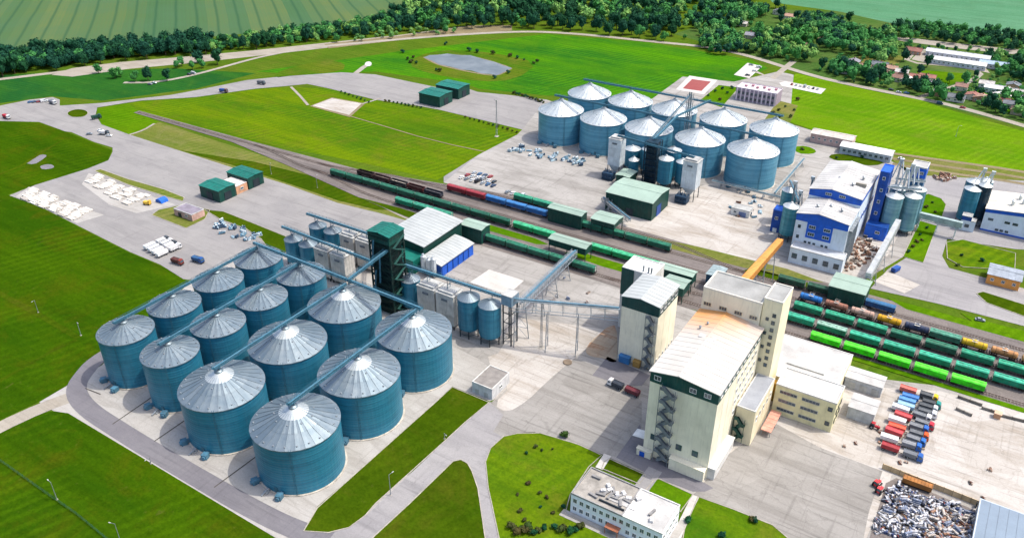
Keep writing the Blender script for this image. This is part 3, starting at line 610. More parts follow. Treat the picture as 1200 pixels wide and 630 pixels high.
# ------------------------------------------------------------------ the big silos
CONC = paint('bdb6aa', .85, 0, .25); STEEL = paint('9aa2a8', .45, .4, .2)
def silo_proto(r, h, k, n, wallmat, roofmat):
    p = proto('grain_silo')
    b = MB(); b.lathe([(r+.7, 0), (r+.7, .5), (r+.1, .5)], 48); b.obj('plinth', CONC, p)
    w = MB(); prof = [(r, .4)]; z = .4; dz = (h-.4)/round((h-.4)/1.15)
    while z < h-.01:
        prof += [(r+.07, z+dz*.5), (r, z+dz)]; z += dz
    w.lathe(prof, 64, cap=False)
    w.obj('wall', wallmat, p, smooth=False)
    ro = MB(); ro.lathe([(r-.1, h-.25), (r+.35, h-.2), (r+.35, h), (r-.3, h+.12)], 64, cap=False)
    ro.lathe([(r-.35, h+.05), (1.2, h+k-.25)], 24, cap=False)
    roof = ro.obj('roof', roofmat, p)
    rr = r+.3; r1 = 1.3; a = math.pi/n; zt = h+k-.12; zb = h+.12
    pm = MB()
    for (ra, za, rb, zb2) in ((rr, zb, rr*.62, zb+(zt-zb)*.38+.02), (rr*.62+.12, zb+(zt-zb)*.38+.07, r1, zt)):
        c0, s0, c1, s1 = math.cos(-a), math.sin(-a), math.cos(a), math.sin(a)
        pm.add([(ra*c0, ra*s0, za), (ra, 0, za-.1), (ra*c1, ra*s1, za), (rb*c1, rb*s1, zb2), (rb, 0, zb2-.04), (rb*c0, rb*s0, zb2)], [(0, 1, 4, 5), (1, 2, 3, 4)])
    c1, s1 = math.cos(a), math.sin(a); pm.bar((rr*c1, rr*s1, zb+.03), (r1*c1, r1*s1, zt+.03), .13, .12)
    pme = pm.mesh('roof_panel', roofmat)
    for i in range(n): share(pme, 'roof_panel', roof, rz=2*a*i)
    c = MB(); c.lathe([(1.7, h+k-.35), (1.7, h+k+.35), (.9, h+k+.8)], 20); c.obj('roof_cap', roofmat, p)
    v = MB()
    for f, nn in ((.93, 22), (.45, 9)):
        for i in range(nn):
            a2 = 2*math.pi*(i+.4)/nn; x, y = r*f*math.cos(a2), r*f*math.sin(a2); zz = h+k*(1-f)
            v.cbox(x, y, zz-.1, .5, .5, .6)
    v.obj('roof_vents', STEEL, p, kind='stuff')
    if k > 5:
        g = MB(); g.lathe([(r*.34, h+k*.66+.02), (r*.34, h+k*.66+.35), (1.5, h+k-.02)], 24, cap=False); g.obj('roof_ring', ZINCP, p)
    l = MB(); a = math.radians(-52)
    for da in (-.02, .02):
        x, y = (r+.45)*math.cos(a+da), (r+.45)*math.sin(a+da); l.bar((x, y, .5), (x, y, h+1), .09)
    for i in range(int(h/.6)): l.bar(((r+.45)*math.cos(a-.02), (r+.45)*math.sin(a-.02), .8+i*.6), ((r+.45)*math.cos(a+.02), (r+.45)*math.sin(a+.02), .8+i*.6), .07)
    l.obj('ladder', BLUED, p)
    fm = MB(); fm.box(0, -1.1, 0, 2.4, 1.1, 2.2); fm.box(-.9, -.7, .4, .2, .7, 1.7); fm.tube((2.4, 0, 1.1), (2.9, 0, 1.1), .8, 12)
    fme = fm.mesh('aeration_fan', paint('4c7c94', .5, .1, .3))
    for ad in (-115, -72): a = math.radians(ad); share(fme, 'aeration_fan', p, ((r+.9)*math.cos(a), (r+.9)*math.sin(a), 0), a)
    cm = MB(); cm.box(-.8, -.9, 0, 1.2, .9, .6); cm.box(-.4, -.5, .6, .5, .5, 1.7); cm.bar((.2, 0, 1.2), (2.8, 0, .5), .5)
    a = math.radians(-92); share(cm.mesh('outlet_box', STEEL), 'outlet_box', p, ((r+1.0)*math.cos(a), (r+1.0)*math.sin(a), 0), a)
    d = MB(); a = math.radians(-80); d.box(-.1, -.7, 1.2, .25, .7, 3.2); d.box(.2, .35, 2.0, .34, .55, 2.3)
    share(d.mesh('access_door', BLUED), 'access_door', p, ((r+.02)*math.cos(a), (r+.02)*math.sin(a), 0), a)
    return p
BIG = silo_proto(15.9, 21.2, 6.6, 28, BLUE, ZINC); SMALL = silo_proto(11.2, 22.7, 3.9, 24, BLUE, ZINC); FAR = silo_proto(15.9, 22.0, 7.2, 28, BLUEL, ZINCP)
for x, rw in ((-292, 'outermost row by the lawn'), (-263.5, 'inner slim row')):
    for i, y in enumerate((157.5, 182, 206.5, 231)):
        place(SMALL, (x, y, 0), rnd.choice((0, .1, -.1)), 'slim blue silo, %s from the near end of the %s' % (ORD[i], rw), 'silo', 'slim silos of the left cluster')
for x, rw in ((-230.3, 'row beside the slim silos'), (-191.2, 'row by the grass strip')):
    for i, y in enumerate((155, 189.5, 224)):
        place(BIG, (x, y, 0), 0, 'wide blue silo, %s from the near end of the %s' % (ORD[i], rw), 'silo', 'wide silos of the left cluster')
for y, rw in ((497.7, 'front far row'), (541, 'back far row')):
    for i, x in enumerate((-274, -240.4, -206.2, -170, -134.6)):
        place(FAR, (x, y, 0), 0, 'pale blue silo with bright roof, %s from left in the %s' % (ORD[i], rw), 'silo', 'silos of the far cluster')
# ------------------------------------------------------------------ conveyor galleries
CASE = paint('54849a', .5, .2, .2)
def gallery(p, q, label, w=1.9, mat=None, posts=(), case=True, ground_posts=(), truss=0.0, grp=None, pm=None, roofed=None):
    """an open conveyor bridge from p to q: walkway, casing, two handrails, supports down to roofs (posts) or the ground"""
    mat = mat or BLUED; pm = pm or mat
    g = thing('conveyor_gallery', label, 'conveyor', (p[0], p[1], 0), grp)
    P = Vector(p); Q = Vector(q); d = (Q-P); L = d.length; d.normalize(); s = Vector((-d.y, d.x, 0)).normalized(); up = s.cross(d)*-1
    if up.z < 0: up = -up
    m = MB(); n = max(2, int(L/1.1))
    for sg in (-1, 1): m.bar(P+s*sg*w*.46, Q+s*sg*w*.46, .26, .3)
    for i in range(n+1): c = P+d*(L*i/n)+up*.06; m.bar(c-s*w*.44, c+s*w*.44, .5 if i % 4 else .8, .1)
    m.obj('walkway', mat, g)
    if case:
        c = MB(); o = s*(-w*.16)+up*.5; c.bar(P+o, Q+o, w*.3, .75)
        for i in range(0, n+1, 3): q = P+d*(L*i/n)+o; c.bar(q-s*w*.18, q+s*w*.18, .2, .82)
        c.obj('conveyor_casing', CASE, g)
    for sg in (-1, 1):
        h = MB(); e = s*sg*w/2
        for z in (.6, 1.15): h.bar(P+e+up*z, Q+e+up*z, .09)
        n = max(2, int(L/2.5))
        for i in range(n+1): c = P+d*(L*i/n)+e; h.bar(c, c+up*1.15, .08)
        if truss:
            h.bar(P+e-up*truss, Q+e-up*truss, .22)
            n2 = max(2, int(L/truss))
            for i in range(n2+1): h.bar(P+d*(L*i/n2)+e-up*truss, P+d*(L*i/n2)+e, .18)
            if truss < 4:
                for i in range(n2): h.bar(P+d*(L*i/n2)+e-up*(truss if i % 2 else 0), P+d*(L*(i+1)/n2)+e-up*(0 if i % 2 else truss), .13)
            else: h.bar(P+e-up*truss, P+e-up*truss*.05, .3)
        h.obj('handrail' if not truss else 'side_truss', mat, g)
    if roofed:
        c = MB(); c.bar(P+up*1.5, Q+up*1.5, w*1.05, 2.6); c.obj('cover', roofed, g)
    for t, z in posts:
        c = P.lerp(Q, t); k = MB()
        for sg in (-1, 1): e = s*sg*w*.45; k.bar((c.x+e.x, c.y+e.y, z), (c.x+e.x, c.y+e.y, c.z), .22)
        k.bar((c.x-s.x*w*.45, c.y-s.y*w*.45, (z+c.z)/2), (c.x+s.x*w*.45, c.y+s.y*w*.45, (z+c.z)/2), .16)
        k.obj('support', pm, g)
    for t in ground_posts:
        c = P.lerp(Q, t)-Vector((0, 0, truss)); k = MB(); a = s*w*.5; b = s*w*1.1
        k.bar((c.x-b.x, c.y-b.y, 0), (c.x-a.x, c.y-a.y, c.z), .3); k.bar((c.x+b.x, c.y+b.y, 0), (c.x+a.x, c.y+a.y, c.z), .3)
        for f in (.33, .66):
            e = b.lerp(a, f); z = c.z*f; k.bar((c.x-e.x, c.y-e.y, z), (c.x+e.x, c.y+e.y, z), .2)
            e0 = b.lerp(a, f-.33); k.bar((c.x-e0.x, c.y-e0.y, c.z*(f-.33)), (c.x+e.x, c.y+e.y, z), .14)
        k.obj('trestle', pm, g)
    return g
for x, y0, z, zr, lab in ((-292, 153.5, 28.3, 26.8, 'over the outer row of slim silos'), (-263.5, 153.5, 28.3, 26.8, 'over the inner row of slim silos'),
                          (-230.3, 153, 30.0, 28.2, 'over the wide silos next to the slim ones'), (-191.2, 153, 30.0, 28.2, 'over the wide silos beside the grass strip')):
    y1 = 231 if x < -250 else 226
    ys = (157.5, 182, 206.5, 231) if x < -250 else (155, 189.5, 224)
    gallery((x, y0, z), (x, y1, z), 'long blue conveyor gallery with handrails '+lab, posts=[((y-y0)/(y1-y0), zr-.4) for y in ys], grp='galleries over the silo rows')
gallery((-294, 232, 29.6), (-189, 227.5, 30.6), 'blue cross gallery joining the far ends of the four silo row galleries', w=2.2, posts=[(.02, 26.4), (.29, 26.4), (.605, 28), (.98, 28)])
gallery((-230.5, 228, 31), (-227.5, 253, 36), 'short blue gallery climbing from the cross gallery to the green tower', w=2.2)
gallery((-279, 541, 31.4), (-130, 541, 31.4), 'blue conveyor gallery along the back row of far silos', w=2.4, posts=[((x+279)/149, 29) for x in (-274, -240.4, -206.2, -170, -134.6)])
gallery((-279, 497.7, 31.4), (-130, 497.7, 31.4), 'blue conveyor gallery along the front row of far silos', w=2.4, posts=[((x+279)/149, 29) for x in (-274, -240.4, -206.2, -170, -134.6)])
gallery((-188, 500, 33), (-181, 540, 33), 'short blue bridge between the two far silo galleries', w=2.2)
# ------------------------------------------------------------------ building helpers
GLASS = NT('window_glass'); GLASS = GLASS.out(GLASS.mix(GLASS.ramp(GLASS.rand(), 0, 1), lin('2c3a44'), lin('4a5c68')), .08, 0, .8)
FRAMEW = paint('e6e6e2', .5, 0, .1); DKMET = paint('2e3a42', .55, .2, .2); GREY = paint('b4b6b4', .6, 0, .2)
_wm = {}
def win(root, face, x, y, z, w, h, frame=None, bars=1, name='window'):
    frame = frame or FRAMEW; key = (w, h, frame.name, bars)
    if key not in _wm:
        f = MB(); t = .14
        f.box(-w/2-t, -.1, -h/2-t, -w/2, .06, h/2+t); f.box(w/2, -.1, -h/2-t, w/2+t, .06, h/2+t)
        f.box(-w/2, -.1, h/2, w/2, .06, h/2+t); f.box(-w/2, -.16, -h/2-t, w/2, .06, -h/2)
        for i in range(1, bars+1): xx = -w/2+w*i/(bars+1); f.box(xx-.05, -.07, -h/2, xx+.05, .03, h/2)
        p = MB(); p.box(-w/2, -.03, -h/2, w/2, .02, h/2)
        _wm[key] = (f.mesh('window_frame', frame), p.mesh('pane', GLASS))
    fm, pm = _wm[key]; o = OFF[root.name]
    a = share(fm, name, root, (x-o[0], y-o[1], z), {'-y': 0, '+x': math.pi/2, '-x': -math.pi/2, '+y': math.pi}[face])
    share(pm, 'pane', a); return a
def door(root, face, x, y, w, h, mat, name='door', z=0):
    m = MB(); m.box(-w/2, -.08, 0, w/2, .06, h); m.box(-w/2-.12, -.14, 0, -w/2, .06, h+.12); m.box(w/2, -.14, 0, w/2+.12, .06, h+.12); m.box(-w/2, -.14, h, w/2, .06, h+.12)
    for i in range(1, 4): m.box(-w/2, -.12, h*i/4-.05, w/2, -.07, h*i/4+.05)
    o = OFF[root.name]
    return share(m.mesh(name, mat), name, root, (x-o[0], y-o[1], z), {'-y': 0, '+x': math.pi/2, '-x': -math.pi/2, '+y': math.pi}[face])
def gable_roof(root, x0, y0, x1, y1, h, rise, mat, ridge='y', over=.5, th=.35, rib=2.6, off=.5, z=0):
    """two-pitched sheet roof with standing seams; off = where the ridge lies between the eaves"""
    m = MB()
    if ridge == 'y':
        a0, a1, b0, b1 = x0-over, x1+over, y0-over, y1+over; ax = 'y'
    else: a0, a1, b0, b1 = y0-over, y1+over, x0-over, x1+over; ax = 'x'
    c = a0+(a1-a0)*off
    m.prism([(a0, h), (c, h+rise), (a1, h), (a1, h+th), (c, h+rise+th), (a0, h+th)], ax, b0, b1)
    n = int((b1-b0)/rib)
    for i in range(1, n):
        b = b0+(b1-b0)*i/n
        for (u0, z0, u1, z1) in ((a0, h+th, c, h+rise+th), (c, h+rise+th, a1, h+th)):
            P = (lambda u, zz: (u, b, zz+.04)) if ax == 'y' else (lambda u, zz: (b, u, zz+.04))
            m.bar(P(u0, z0), P(u1, z1), .12, .1)
    P = (lambda b_: (c, b_, h+rise+th+.06)) if ax == 'y' else (lambda b_: (b_, c, h+rise+th+.06))
    m.bar(P(b0), P(b1), .6, .14)
    return m.obj('roof', mat, root)
def wall_box(root, x0, y0, x1, y1, z0, z1, mat, name='wall', rise=0, ridge='y', off=.5, pan=None):
    m = MB()
    if rise:
        a0, a1, b0, b1 = (x0, x1, y0, y1) if ridge == 'y' else (y0, y1, x0, x1)
        c = a0+(a1-a0)*off
        m.prism([(a0, z0), (a1, z0), (a1, z1), (c, z1+rise), (a0, z1)], ridge, b0, b1)
    else: m.box(x0, y0, z0, x1, y1, z1)
    if pan:                                                     # vertical panel joints as shallow battens
        n = int((x1-x0)/pan)
        for i in range(1, n):
            x = x0+(x1-x0)*i/n; m.box(x-.05, y0-.05, z0, x+.05, y0, z1); 
        n = int((y1-y0)/pan)
        for i in range(1, n):
            y = y0+(y1-y0)*i/n; m.box(x1, y-.05, z0, x1+.05, y+.05, z1)
    return m.obj(name, mat, root)
def flat_roof(root, x0, y0, x1, y1, h, mat, par=.7, pmat=None, t=.35, name='roof'):
    m = MB(); m.box(x0+t, y0+t, h-.1, x1-t, y1-t, h+.12); r = m.obj(name, mat, root)
    p = MB()
    p.box(x0-.06, y0-.06, h-.1, x1+.06, y0+t, h+par); p.box(x0-.06, y1-t, h-.1, x1+.06, y1+.06, h+par)
    p.box(x0-.06, y0+t, h-.1, x0+t, y1-t, h+par); p.box(x1-t, y0+t, h-.1, x1+.06, y1-t, h+par)
    p.obj('parapet', pmat or mat, root); return r
def zigzag(root, x0, x1, y, z0, z1, n, mat, depth=2.4):
    """outside steel stair on a wall that faces -y: flights to and fro, a landing at each turn"""
    dz = (z1-z0)/n; lm = MB()
    for i in range(n):
        za, zb = z0+dz*i, z0+dz*(i+1); a, b = (x0+1.2, x1-1.2) if i % 2 == 0 else (x1-1.2, x0+1.2)
        yy = y-depth*(.72 if i % 2 else .3)
        m = MB(); m.bar((a, yy, za), (b, yy, zb), 1.1, .5)
        for s in (-.5, .5):
            m.bar((a, yy+s, za+.7), (b, yy+s, zb+.7), .06, 1.0)
            for t in (.1, .5, .9): c = (a+(b-a)*t, yy+s, za+(zb-za)*t); m.bar(c, (c[0], c[1], c[2]+1.05), .08)
        k = 7
        for j in range(k): t = (j+.5)/k; m.cbox(a+(b-a)*t, yy, za+(zb-za)*t+.12, .34, 1.0, .08)
        m.obj('stair_flight', mat, root)
        xx = (x1-1.3, x1) if i % 2 == 0 else (x0, x0+1.3)
        l = MB(); l.box(xx[0], y-depth, zb-.3, xx[1], y-.05, zb+.04)
        l.box(xx[0], y-depth, zb+.3, xx[1], y-depth+.08, zb+1.1)
        ex = xx[1] if i % 2 == 0 else xx[0]; l.box(ex-.05, y-depth, zb+1.0, ex+.05, y-.05, zb+1.1)
        l.obj('stair_landing', mat, root)
    for x in (x0+.08, x1-.08):
        for yy in (y-depth+.08,): lm.box(x-.1, yy-.1, z0, x+.1, yy+.1, z1+1)
    lm.obj('stair_posts', mat, root)
CREAM = paint('f0e9d2', .75, 0, .12, 1.0, .12, 'cream_cladding'); CREAM2 = paint('e6dcbc', .75, 0, .1, 1.0, .15)
TEALB = paint('134a48', .5, .1, .18, 1, .4); GREENW = paint('12463e', .5, .1, .2, 1, .4); GREENT = paint('147064', .45, .1, .2, 1, .4)
ROOFG = paint('c2c8c8', .55, .1, .12, .74, .12, 'pale_sheet_roof'); ROOFGG = paint('a9c2b4', .55, .1, .1, .74, .12); ROOFW = paint('e0e0de', .65, 0, .2, .66, .1, 'white_membrane_roof')
CBLUE = paint('1c5ec8', .45, .1, .15, 1, .4); CBLUED = paint('164a9c', .45, .1, .2, 1, .4); WHITEW = paint('d2dfea', .6, 0, .1, 1, .2); WHITE = paint('e4e4e0', .6, 0, .15, .84)
DARKST = paint('7c848a', .6, .1, .25)
def dusty_roof():
    t = NT('dusty_sheet_roof'); x, y, z = t.xyz()
    col = t.mix(t.ramp(t.noise(.12, 5, .6), .3, .7), lin('cfccc6', .66), lin('dcdad4', .7))
    d = t.math('MULTIPLY', t.ramp(t.math('ADD', y, t.math('MULTIPLY', t.noise(.12, 4), 18)), 264, 284, 0, 1), t.ramp(t.math('ADD', x, t.math('MULTIPLY', t.noise(.2, 4), 12)), -69, -58, 1, .2))
    col = t.mix(t.math('MULTIPLY', d, .85), col, lin('c8893c'))           # grain dust blown over the far end
    col = t.mix(t.ramp(t.noise(.9, 4, .7), .55, .85, 0, .25), col, lin('a89c84'))
    return t.out(col, .7, 0, .2)
# ------------------------------------------------------------------ the tall cream mill and what adjoins it
b = thing('mill_building', 'tall cream mill with dark teal top band and zigzag stair on its front', 'mill', (-86, 229, 0))
wall_box(b, -86, 229, -60.6, 276.8, 0, 34.6, CREAM, pan=6.3)
wall_box(b, -86.12, 228.88, -60.48, 276.9, 34.6, 38.9, TEALB, 'top_band', 1.9, 'y', .42)
gable_roof(b, -86, 229, -60.6, 276.6, 38.95, 1.95, dusty_roof(), 'y', .6, .3, 3.2, .42)
for x in (-83.2, -69.8, -64.4): win(b, '-y', x, 228.8, 37.0, 2.3, 1.7)
for x, z in ((-82.4, 9.8), (-72.3, 9.6), (-66.0, 9.6)): win(b, '-y', x, 228.9, z, 2.0, 2.2, TEALB)
for i in range(11): win(b, '+x', -60.45, 232.3+i*4.1, 37.0, 2.4, 1.9, FRAMEW)
for i in range(6):
    for j in range(4): win(b, '+x', -60.55, 252+i*4.0, 15+j*5.2, 1.7, 2.0)
zigzag(b, -81.2, -75.2, 228.95, 0, 34.5, 12, DARKST)
a = MB(); a.box(-60.6, 229.4, 0, -57.9, 250, 5.2); a.box(-60.6, 229.2, 5.2, -57.6, 250.2, 5.5); a.obj('side_lean_to', WHITE, b)
a = MB(); a.box(-74.5, 226.4, 0, -61, 228.9, 5.0); a.box(-74.7, 226.2, 5.0, -60.8, 228.9, 5.25)
for i in range(1, 4): a.box(-74.5+i*3.4-.08, 226.3, 0, -74.5+i*3.4+.08, 226.4, 5)
a.obj('front_porch', CREAM, b)
a = MB(); a.box(-87.8, 227, 0, -82, 228.9, 3.2); a.box(-88, 226.8, 3.2, -81.8, 228.9, 3.4); a.obj('entrance_annex', CREAM, b); door(b, '-y', -85.5, 226.95, 1.8, 2.4, CBLUE)
a = MB(); a.add([(-91, 229.5, 6.0), (-86, 229.5, 6.6), (-86, 234, 6.6), (-91, 234, 6.0), (-91, 229.5, 6.25), (-86, 229.5, 6.85), (-86, 234, 6.85), (-91, 234, 6.25)], [(0, 3, 2, 1), (4, 5, 6, 7), (0, 1, 5, 4), (1, 2, 6, 5), (2, 3, 7, 6), (3, 0, 4, 7)]); a.obj('side_canopy', WHITE, b)
for q in ((-80.5, 262), (-79, 266)):
    a = MB(); a.cyl(q[0], q[1], 40, 41.4, .35, 10); a.lathe([(.6, 41.4), (.1, 41.9)], 10, q[0], q[1]); a.obj('roof_vent', STEEL, b)
a = MB(); a.box(-79, 256, 40.2, -72.5, 258.4, 41.0); a.obj('roof_hatch', ROOFW, b)
b = thing('annex_building', 'cream side annex with grey roof between the tall mill and its stair tower', 'annex', (-60, 255, 0))
wall_box(b, -60, 254.4, -52.8, 278.3, 0, 16.8, CREAM2, pan=5)
flat_roof(b, -60, 254.4, -52.8, 278.3, 16.8, paint('b0b6c0', .7, 0, .15, .75, .2), .4, WHITE)
for i in range(5): win(b, '+x', -52.75, 257.5+i*4.4, 11.5, 1.4, 2.0)
zigzag(b, -60, -55.6, 254.3, 1.5, 12, 4, GREENW, 1.8)
b = thing('silo_block', 'long cream working house with parapet across the back of the tall mill', 'working house', (-86, 277, 0))
wall_box(b, -86, 277.2, -62.6, 292, 0, 49, CREAM, pan=6)
flat_roof(b, -86, 277.2, -62.6, 292, 49, paint('b4b6b4', .8, 0, .2, .7, .12), .7, paint('dcd8cc', .7, 0, .1))
for i, x in enumerate((-83.6, -77.2, -71, -65)): win(b, '-y', x, 277.1, 42.4, 2.9, 1.5, CREAM2, 2)
b = thing('stair_tower', 'narrow cream stair tower with small square windows right of the mill', 'stair tower', (-62, 278, 0))
wall_box(b, -62.4, 278.4, -55.2, 291.8, 0, 51.3, CREAM2)
flat_roof(b, -62.4, 278.4, -55.2, 291.8, 51.3, paint('b4b6b4', .8, 0, .2, .7, .12), .5, paint('dcd8cc', .7, 0, .1))
for j in range(8):
    win(b, '-y', -57.6, 278.3, 22+j*3.3, 1.1, 1.3, DKMET, 0)
    if j % 2: win(b, '-y', -60.0, 278.3, 20.5+j*3.2, .9, 1.1, DKMET, 0)
# the smaller cream tower house with its pale wing behind
b = thing('cleaning_house', 'cream tower house with dark teal upper band left of the tall mill', 'tower house', (-121, 279, 0))
wall_box(b, -121, 279, -104, 300, 0, 27.6, CREAM, pan=5.6)
wall_box(b, -121.1, 278.9, -103.9, 300.1, 27.6, 32.4, TEALB, 'top_band', 1.4)
gable_roof(b, -121, 279, -104, 300, 32.45, 1.45, ROOFG, 'y', .5, .3, 2.6)
for i in range(5): win(b, '+x', -103.85, 281.6+i*3.9, 30.2, 2.5, 2.2)
zigzag(b, -108.9, -104.6, 278.95, 0, 27, 10, DARKST, 2.2)
a = MB(); a.box(-119.5, 276.6, 0, -114.6, 278.9, 3.4); a.box(-119.7, 276.4, 3.4, -114.4, 278.9, 3.6); a.obj('loading_porch', paint('3a78b0', .5, 0, .2), b)
a = MB(); a.box(-112.8, 276.8, 0, -109.6, 278.9, 3.0); a.box(-113, 276.6, 3.0, -109.4, 278.9, 3.2); a.obj('store_hutch', paint('b0894a', .7, 0, .2), b)
for i in range(6): win(b, '+x', -103.95, 281.5+i*3.4, 3.8, 1.1, 1.6)
b = thing('dust_house', 'pale grey wing with a dark teal end wall behind the cream tower house', 'wing', (-132, 301, 0))
wall_box(b, -132, 301.5, -116.8, 314, 0, 32, paint('d8d8d4', .7, 0, .15), pan=4)
a = MB(); a.box(-132.1, 301.3, 18.5, -126, 301.49, 32.3); a.obj('end_cladding', TEALB, b)
flat_roof(b, -132, 301.5, -116.8, 314, 32, paint('d8dad6', .7, 0, .15), .6, WHITE)
for x in (-122.5, -120, -118.6): a = MB(); a.cyl(x, 303.5, 32.1, 35, .45, 10); a.obj('vent_pipe', STEEL, b)
# white warehouse and its cream front
b = thing('flat_warehouse', 'wide white flat-roofed warehouse between the mill and the lime wagons', 'warehouse', (-64, 290, 0))
wall_box(b, -62, 292.1, -31.6, 324.5, 0, 8.4, CREAM2)
flat_roof(b, -62, 292.1, -31.6, 324.5, 8.4, ROOFW, .35, WHITE)
a = MB(); a.box(-54, 303, 8.5, -38.6, 303.5, 9.1); a.obj('roof_edge_beam', GREY, b)
b = thing('white_trailer_shed', 'long low white shed at the right end of the flat warehouse', 'shed', (-31, 308, 0))
wall_box(b, -31.2, 312, -16.5, 320.5, 0, 5.2, paint('b8bcc0', .6, 0, .2)); gable_roof(b, -31.2, 312, -16.5, 320.5, 5.2, .8, ROOFW, 'x', .3, .2, 2.4)
for i in range(3): door(b, '-y', -28+i*4.6, 311.9, 2.6, 3.4, GREY, 'roller_door')
b = thing('white_store', 'smaller white-roofed store in front of the long low white shed', 'store', (-30, 293, 0))
wall_box(b, -25.4, 292, -15.5, 302, 0, 5.6, paint('c4c8c8', .6, 0, .2)); gable_roof(b, -25.4, 292, -15.5, 302, 5.6, .5, ROOFW, 'x', .3, .2, 2.4)
b = thing('cream_office', 'cream three-storey block with horizontal window bands before the white warehouse', 'office block', (-53, 279, 0))
wall_box(b, -52, 279, -28.5, 291.9, 0, 14.2, paint('d8d2a8', .75, 0, .12))
flat_roof(b, -52, 279, -28.5, 291.9, 14.2, ROOFW, .5, WHITE)
for z in (3.2, 7.4, 11.6):
    for x in (-46.7, -38): win(b, '-y', x, 278.9, z, 6.6, 1.2, GREY, 4)
for z in (4, 11): win(b, '-y', -30.4, 278.9, z, 1.5, 1.6, DKMET)
for y in (282, 286, 290):
    for z in (4, 8.5): win(b, '+x', -28.4, y, z, 1.6, 1.6, DKMET)
a = MB(); a.box(-57.8, 286, 0, -52.1, 289, 9); a.obj('ochre_side_wall', paint('c89a3c', .8, 0, .2), b)
b = thing('weighbridge_shelter', 'pinkish low canopy in the gap right of the mill annex', 'canopy', (-51, 266, 0))
a = MB(); a.box(-51.5, 263, 2.7, -47.5, 277, 3.0)
for i in range(6): a.box(-51.5, 263+i*2.75, 3.0, -47.5, 263.15+i*2.75, 3.1)
a.obj('roof', paint('d49a88', .7, 0, .2), b)
for x in (-51.2, -47.8):
    for y in (263.4, 270, 276.6): a = MB(); a.box(x-.1, y-.1, 0, x+.1, y+.1, 2.7); a.obj('post', STEEL, b)

# ------------------------------------------------------------------ elevator group: green tower, dryers, small bins
b = thing('elevator_tower', 'tall dark green steel tower with a bright teal roof above the dryers', 'tower', (-238, 252, 0))
GT = paint('10332f', .55, .2, .25, 1, .6); x0, y0, x1, y1, hh = -238, 252, -226, 262, 43
for x in (x0, x1):
    for y in (y0, y1): a = MB(); a.box(x-.35, y-.35, 0, x+.35, y+.35, hh); a.obj('corner_post', GT, b)
for i in range(10):
    z = 4.1*(i+1)+.2; a = MB(); a.box(x0+.36, y0-.9, z-.15, x1-.36, y1, z+.15)
    a.box(x0, y0-.9, z+1.0, x1, y0-.8, z+1.1); a.box(x1+.36, y0, z-.2, x1+.6, y1, z+.1); a.box(x1+.5, y0, z+1.0, x1+.6, y1, z+1.1); a.obj('floor_deck', GT, b)
    z0 = z-4.1; s = 1 if i % 2 else -1; a = MB()
    for xa, xb in ((x0, x0+6), (x1, x1-6)): a.bar((xa, y0-.2, z0), (xb, y0-.2, z), .25)
    a.bar((x1+.2, y0 if s > 0 else y1, z0), (x1+.2, y1 if s > 0 else y0, z), .25); a.obj('brace', GT, b)
    a = MB(); a.bar((x1+1.5, y0+1 if s > 0 else y1-1, z0), (x1+1.5, y1-1 if s > 0 else y0+1, z), 1.0, .25); a.obj('stair_flight', paint('2a5a54', .6, .1, .2), b)
    a = MB(); a.box(x0+.6, y0+.6, z0+.2, x1-.8, y1-.8, z-.3); a.obj('cladding', paint('0e2b2c', .6, .2, .3, 1, .7), b)
wall_box(b, x0-.4, y0-.4, x1+.4, y1+.4, hh-4.4, hh, GREENW, 'head_house'); gable_roof(b, x0-.4, y0-.4, x1+.4, y1+.4, hh, 1.0, GREENT, 'y', .4, .25, 1.8)
for t, z in ((0, 10), (1, 18), (0, 26)): a = MB(); a.tube((x0+2+t*4, y0-1.6, z), (x0+4+t*3, y0-1.6, z+14), .45, 10); a.obj('elevator_leg', BLUED, b)
def hopper_silo(x, y, r, z0, z1, k, label, wm=None, rm=None, grp=None, legs=True):
    g = thing('hopper_silo', label, 'small silo', (x, y, 0), grp); wm = wm or BLUE; rm = rm or ZINC
    if z0 > 1.5:
        a = MB(); a.lathe([(.5, .8), (r, z0)], 24, x, y, cap=False); a.obj('cone', wm, g)
        for i in range(6 if legs else 0):
            t = 2*math.pi*i/6; a = MB(); a.box(x+r*.95*math.cos(t)-.18, y+r*.95*math.sin(t)-.18, 0, x+r*.95*math.cos(t)+.18, y+r*.95*math.sin(t)+.18, z0+1); a.obj('leg', DKMET, g)
        a = MB(); a.lathe([(r*.98, z0*.5), (r*.98, z0*.5+.25)], 24, x, y, cap=False); a.obj('ring_beam', DKMET, g)
    pf = []; z = z0
    while z < z1-.3: pf += [(r, z), (r+.06, min(z1, z+.55))]; z += 1.1
    a = MB(); a.lathe(pf+[(r, z1)], 32, x, y, cap=False)
    for i in range(10): t = 2*math.pi*i/10; a.bar((x+(r+.08)*math.cos(t), y+(r+.08)*math.sin(t), z0), (x+(r+.08)*math.cos(t), y+(r+.08)*math.sin(t), z1), .14)
    a.obj('wall', wm, g)
    a = MB(); a.lathe([(r+.25, z1-.05), (r+.25, z1+.1), (.6, z1+k), (.6, z1+k+.5)], 24, x, y); ro = a.obj('roof', rm, g)
    a = MB()
    for i in range(12): t = 2*math.pi*i/12; a.bar((x+r*math.cos(t), y+r*math.sin(t), z1+.25), (x+.6*math.cos(t), y+.6*math.sin(t), z1+k+.05), .12)
    a.obj('roof_rib', rm, ro)
    return g
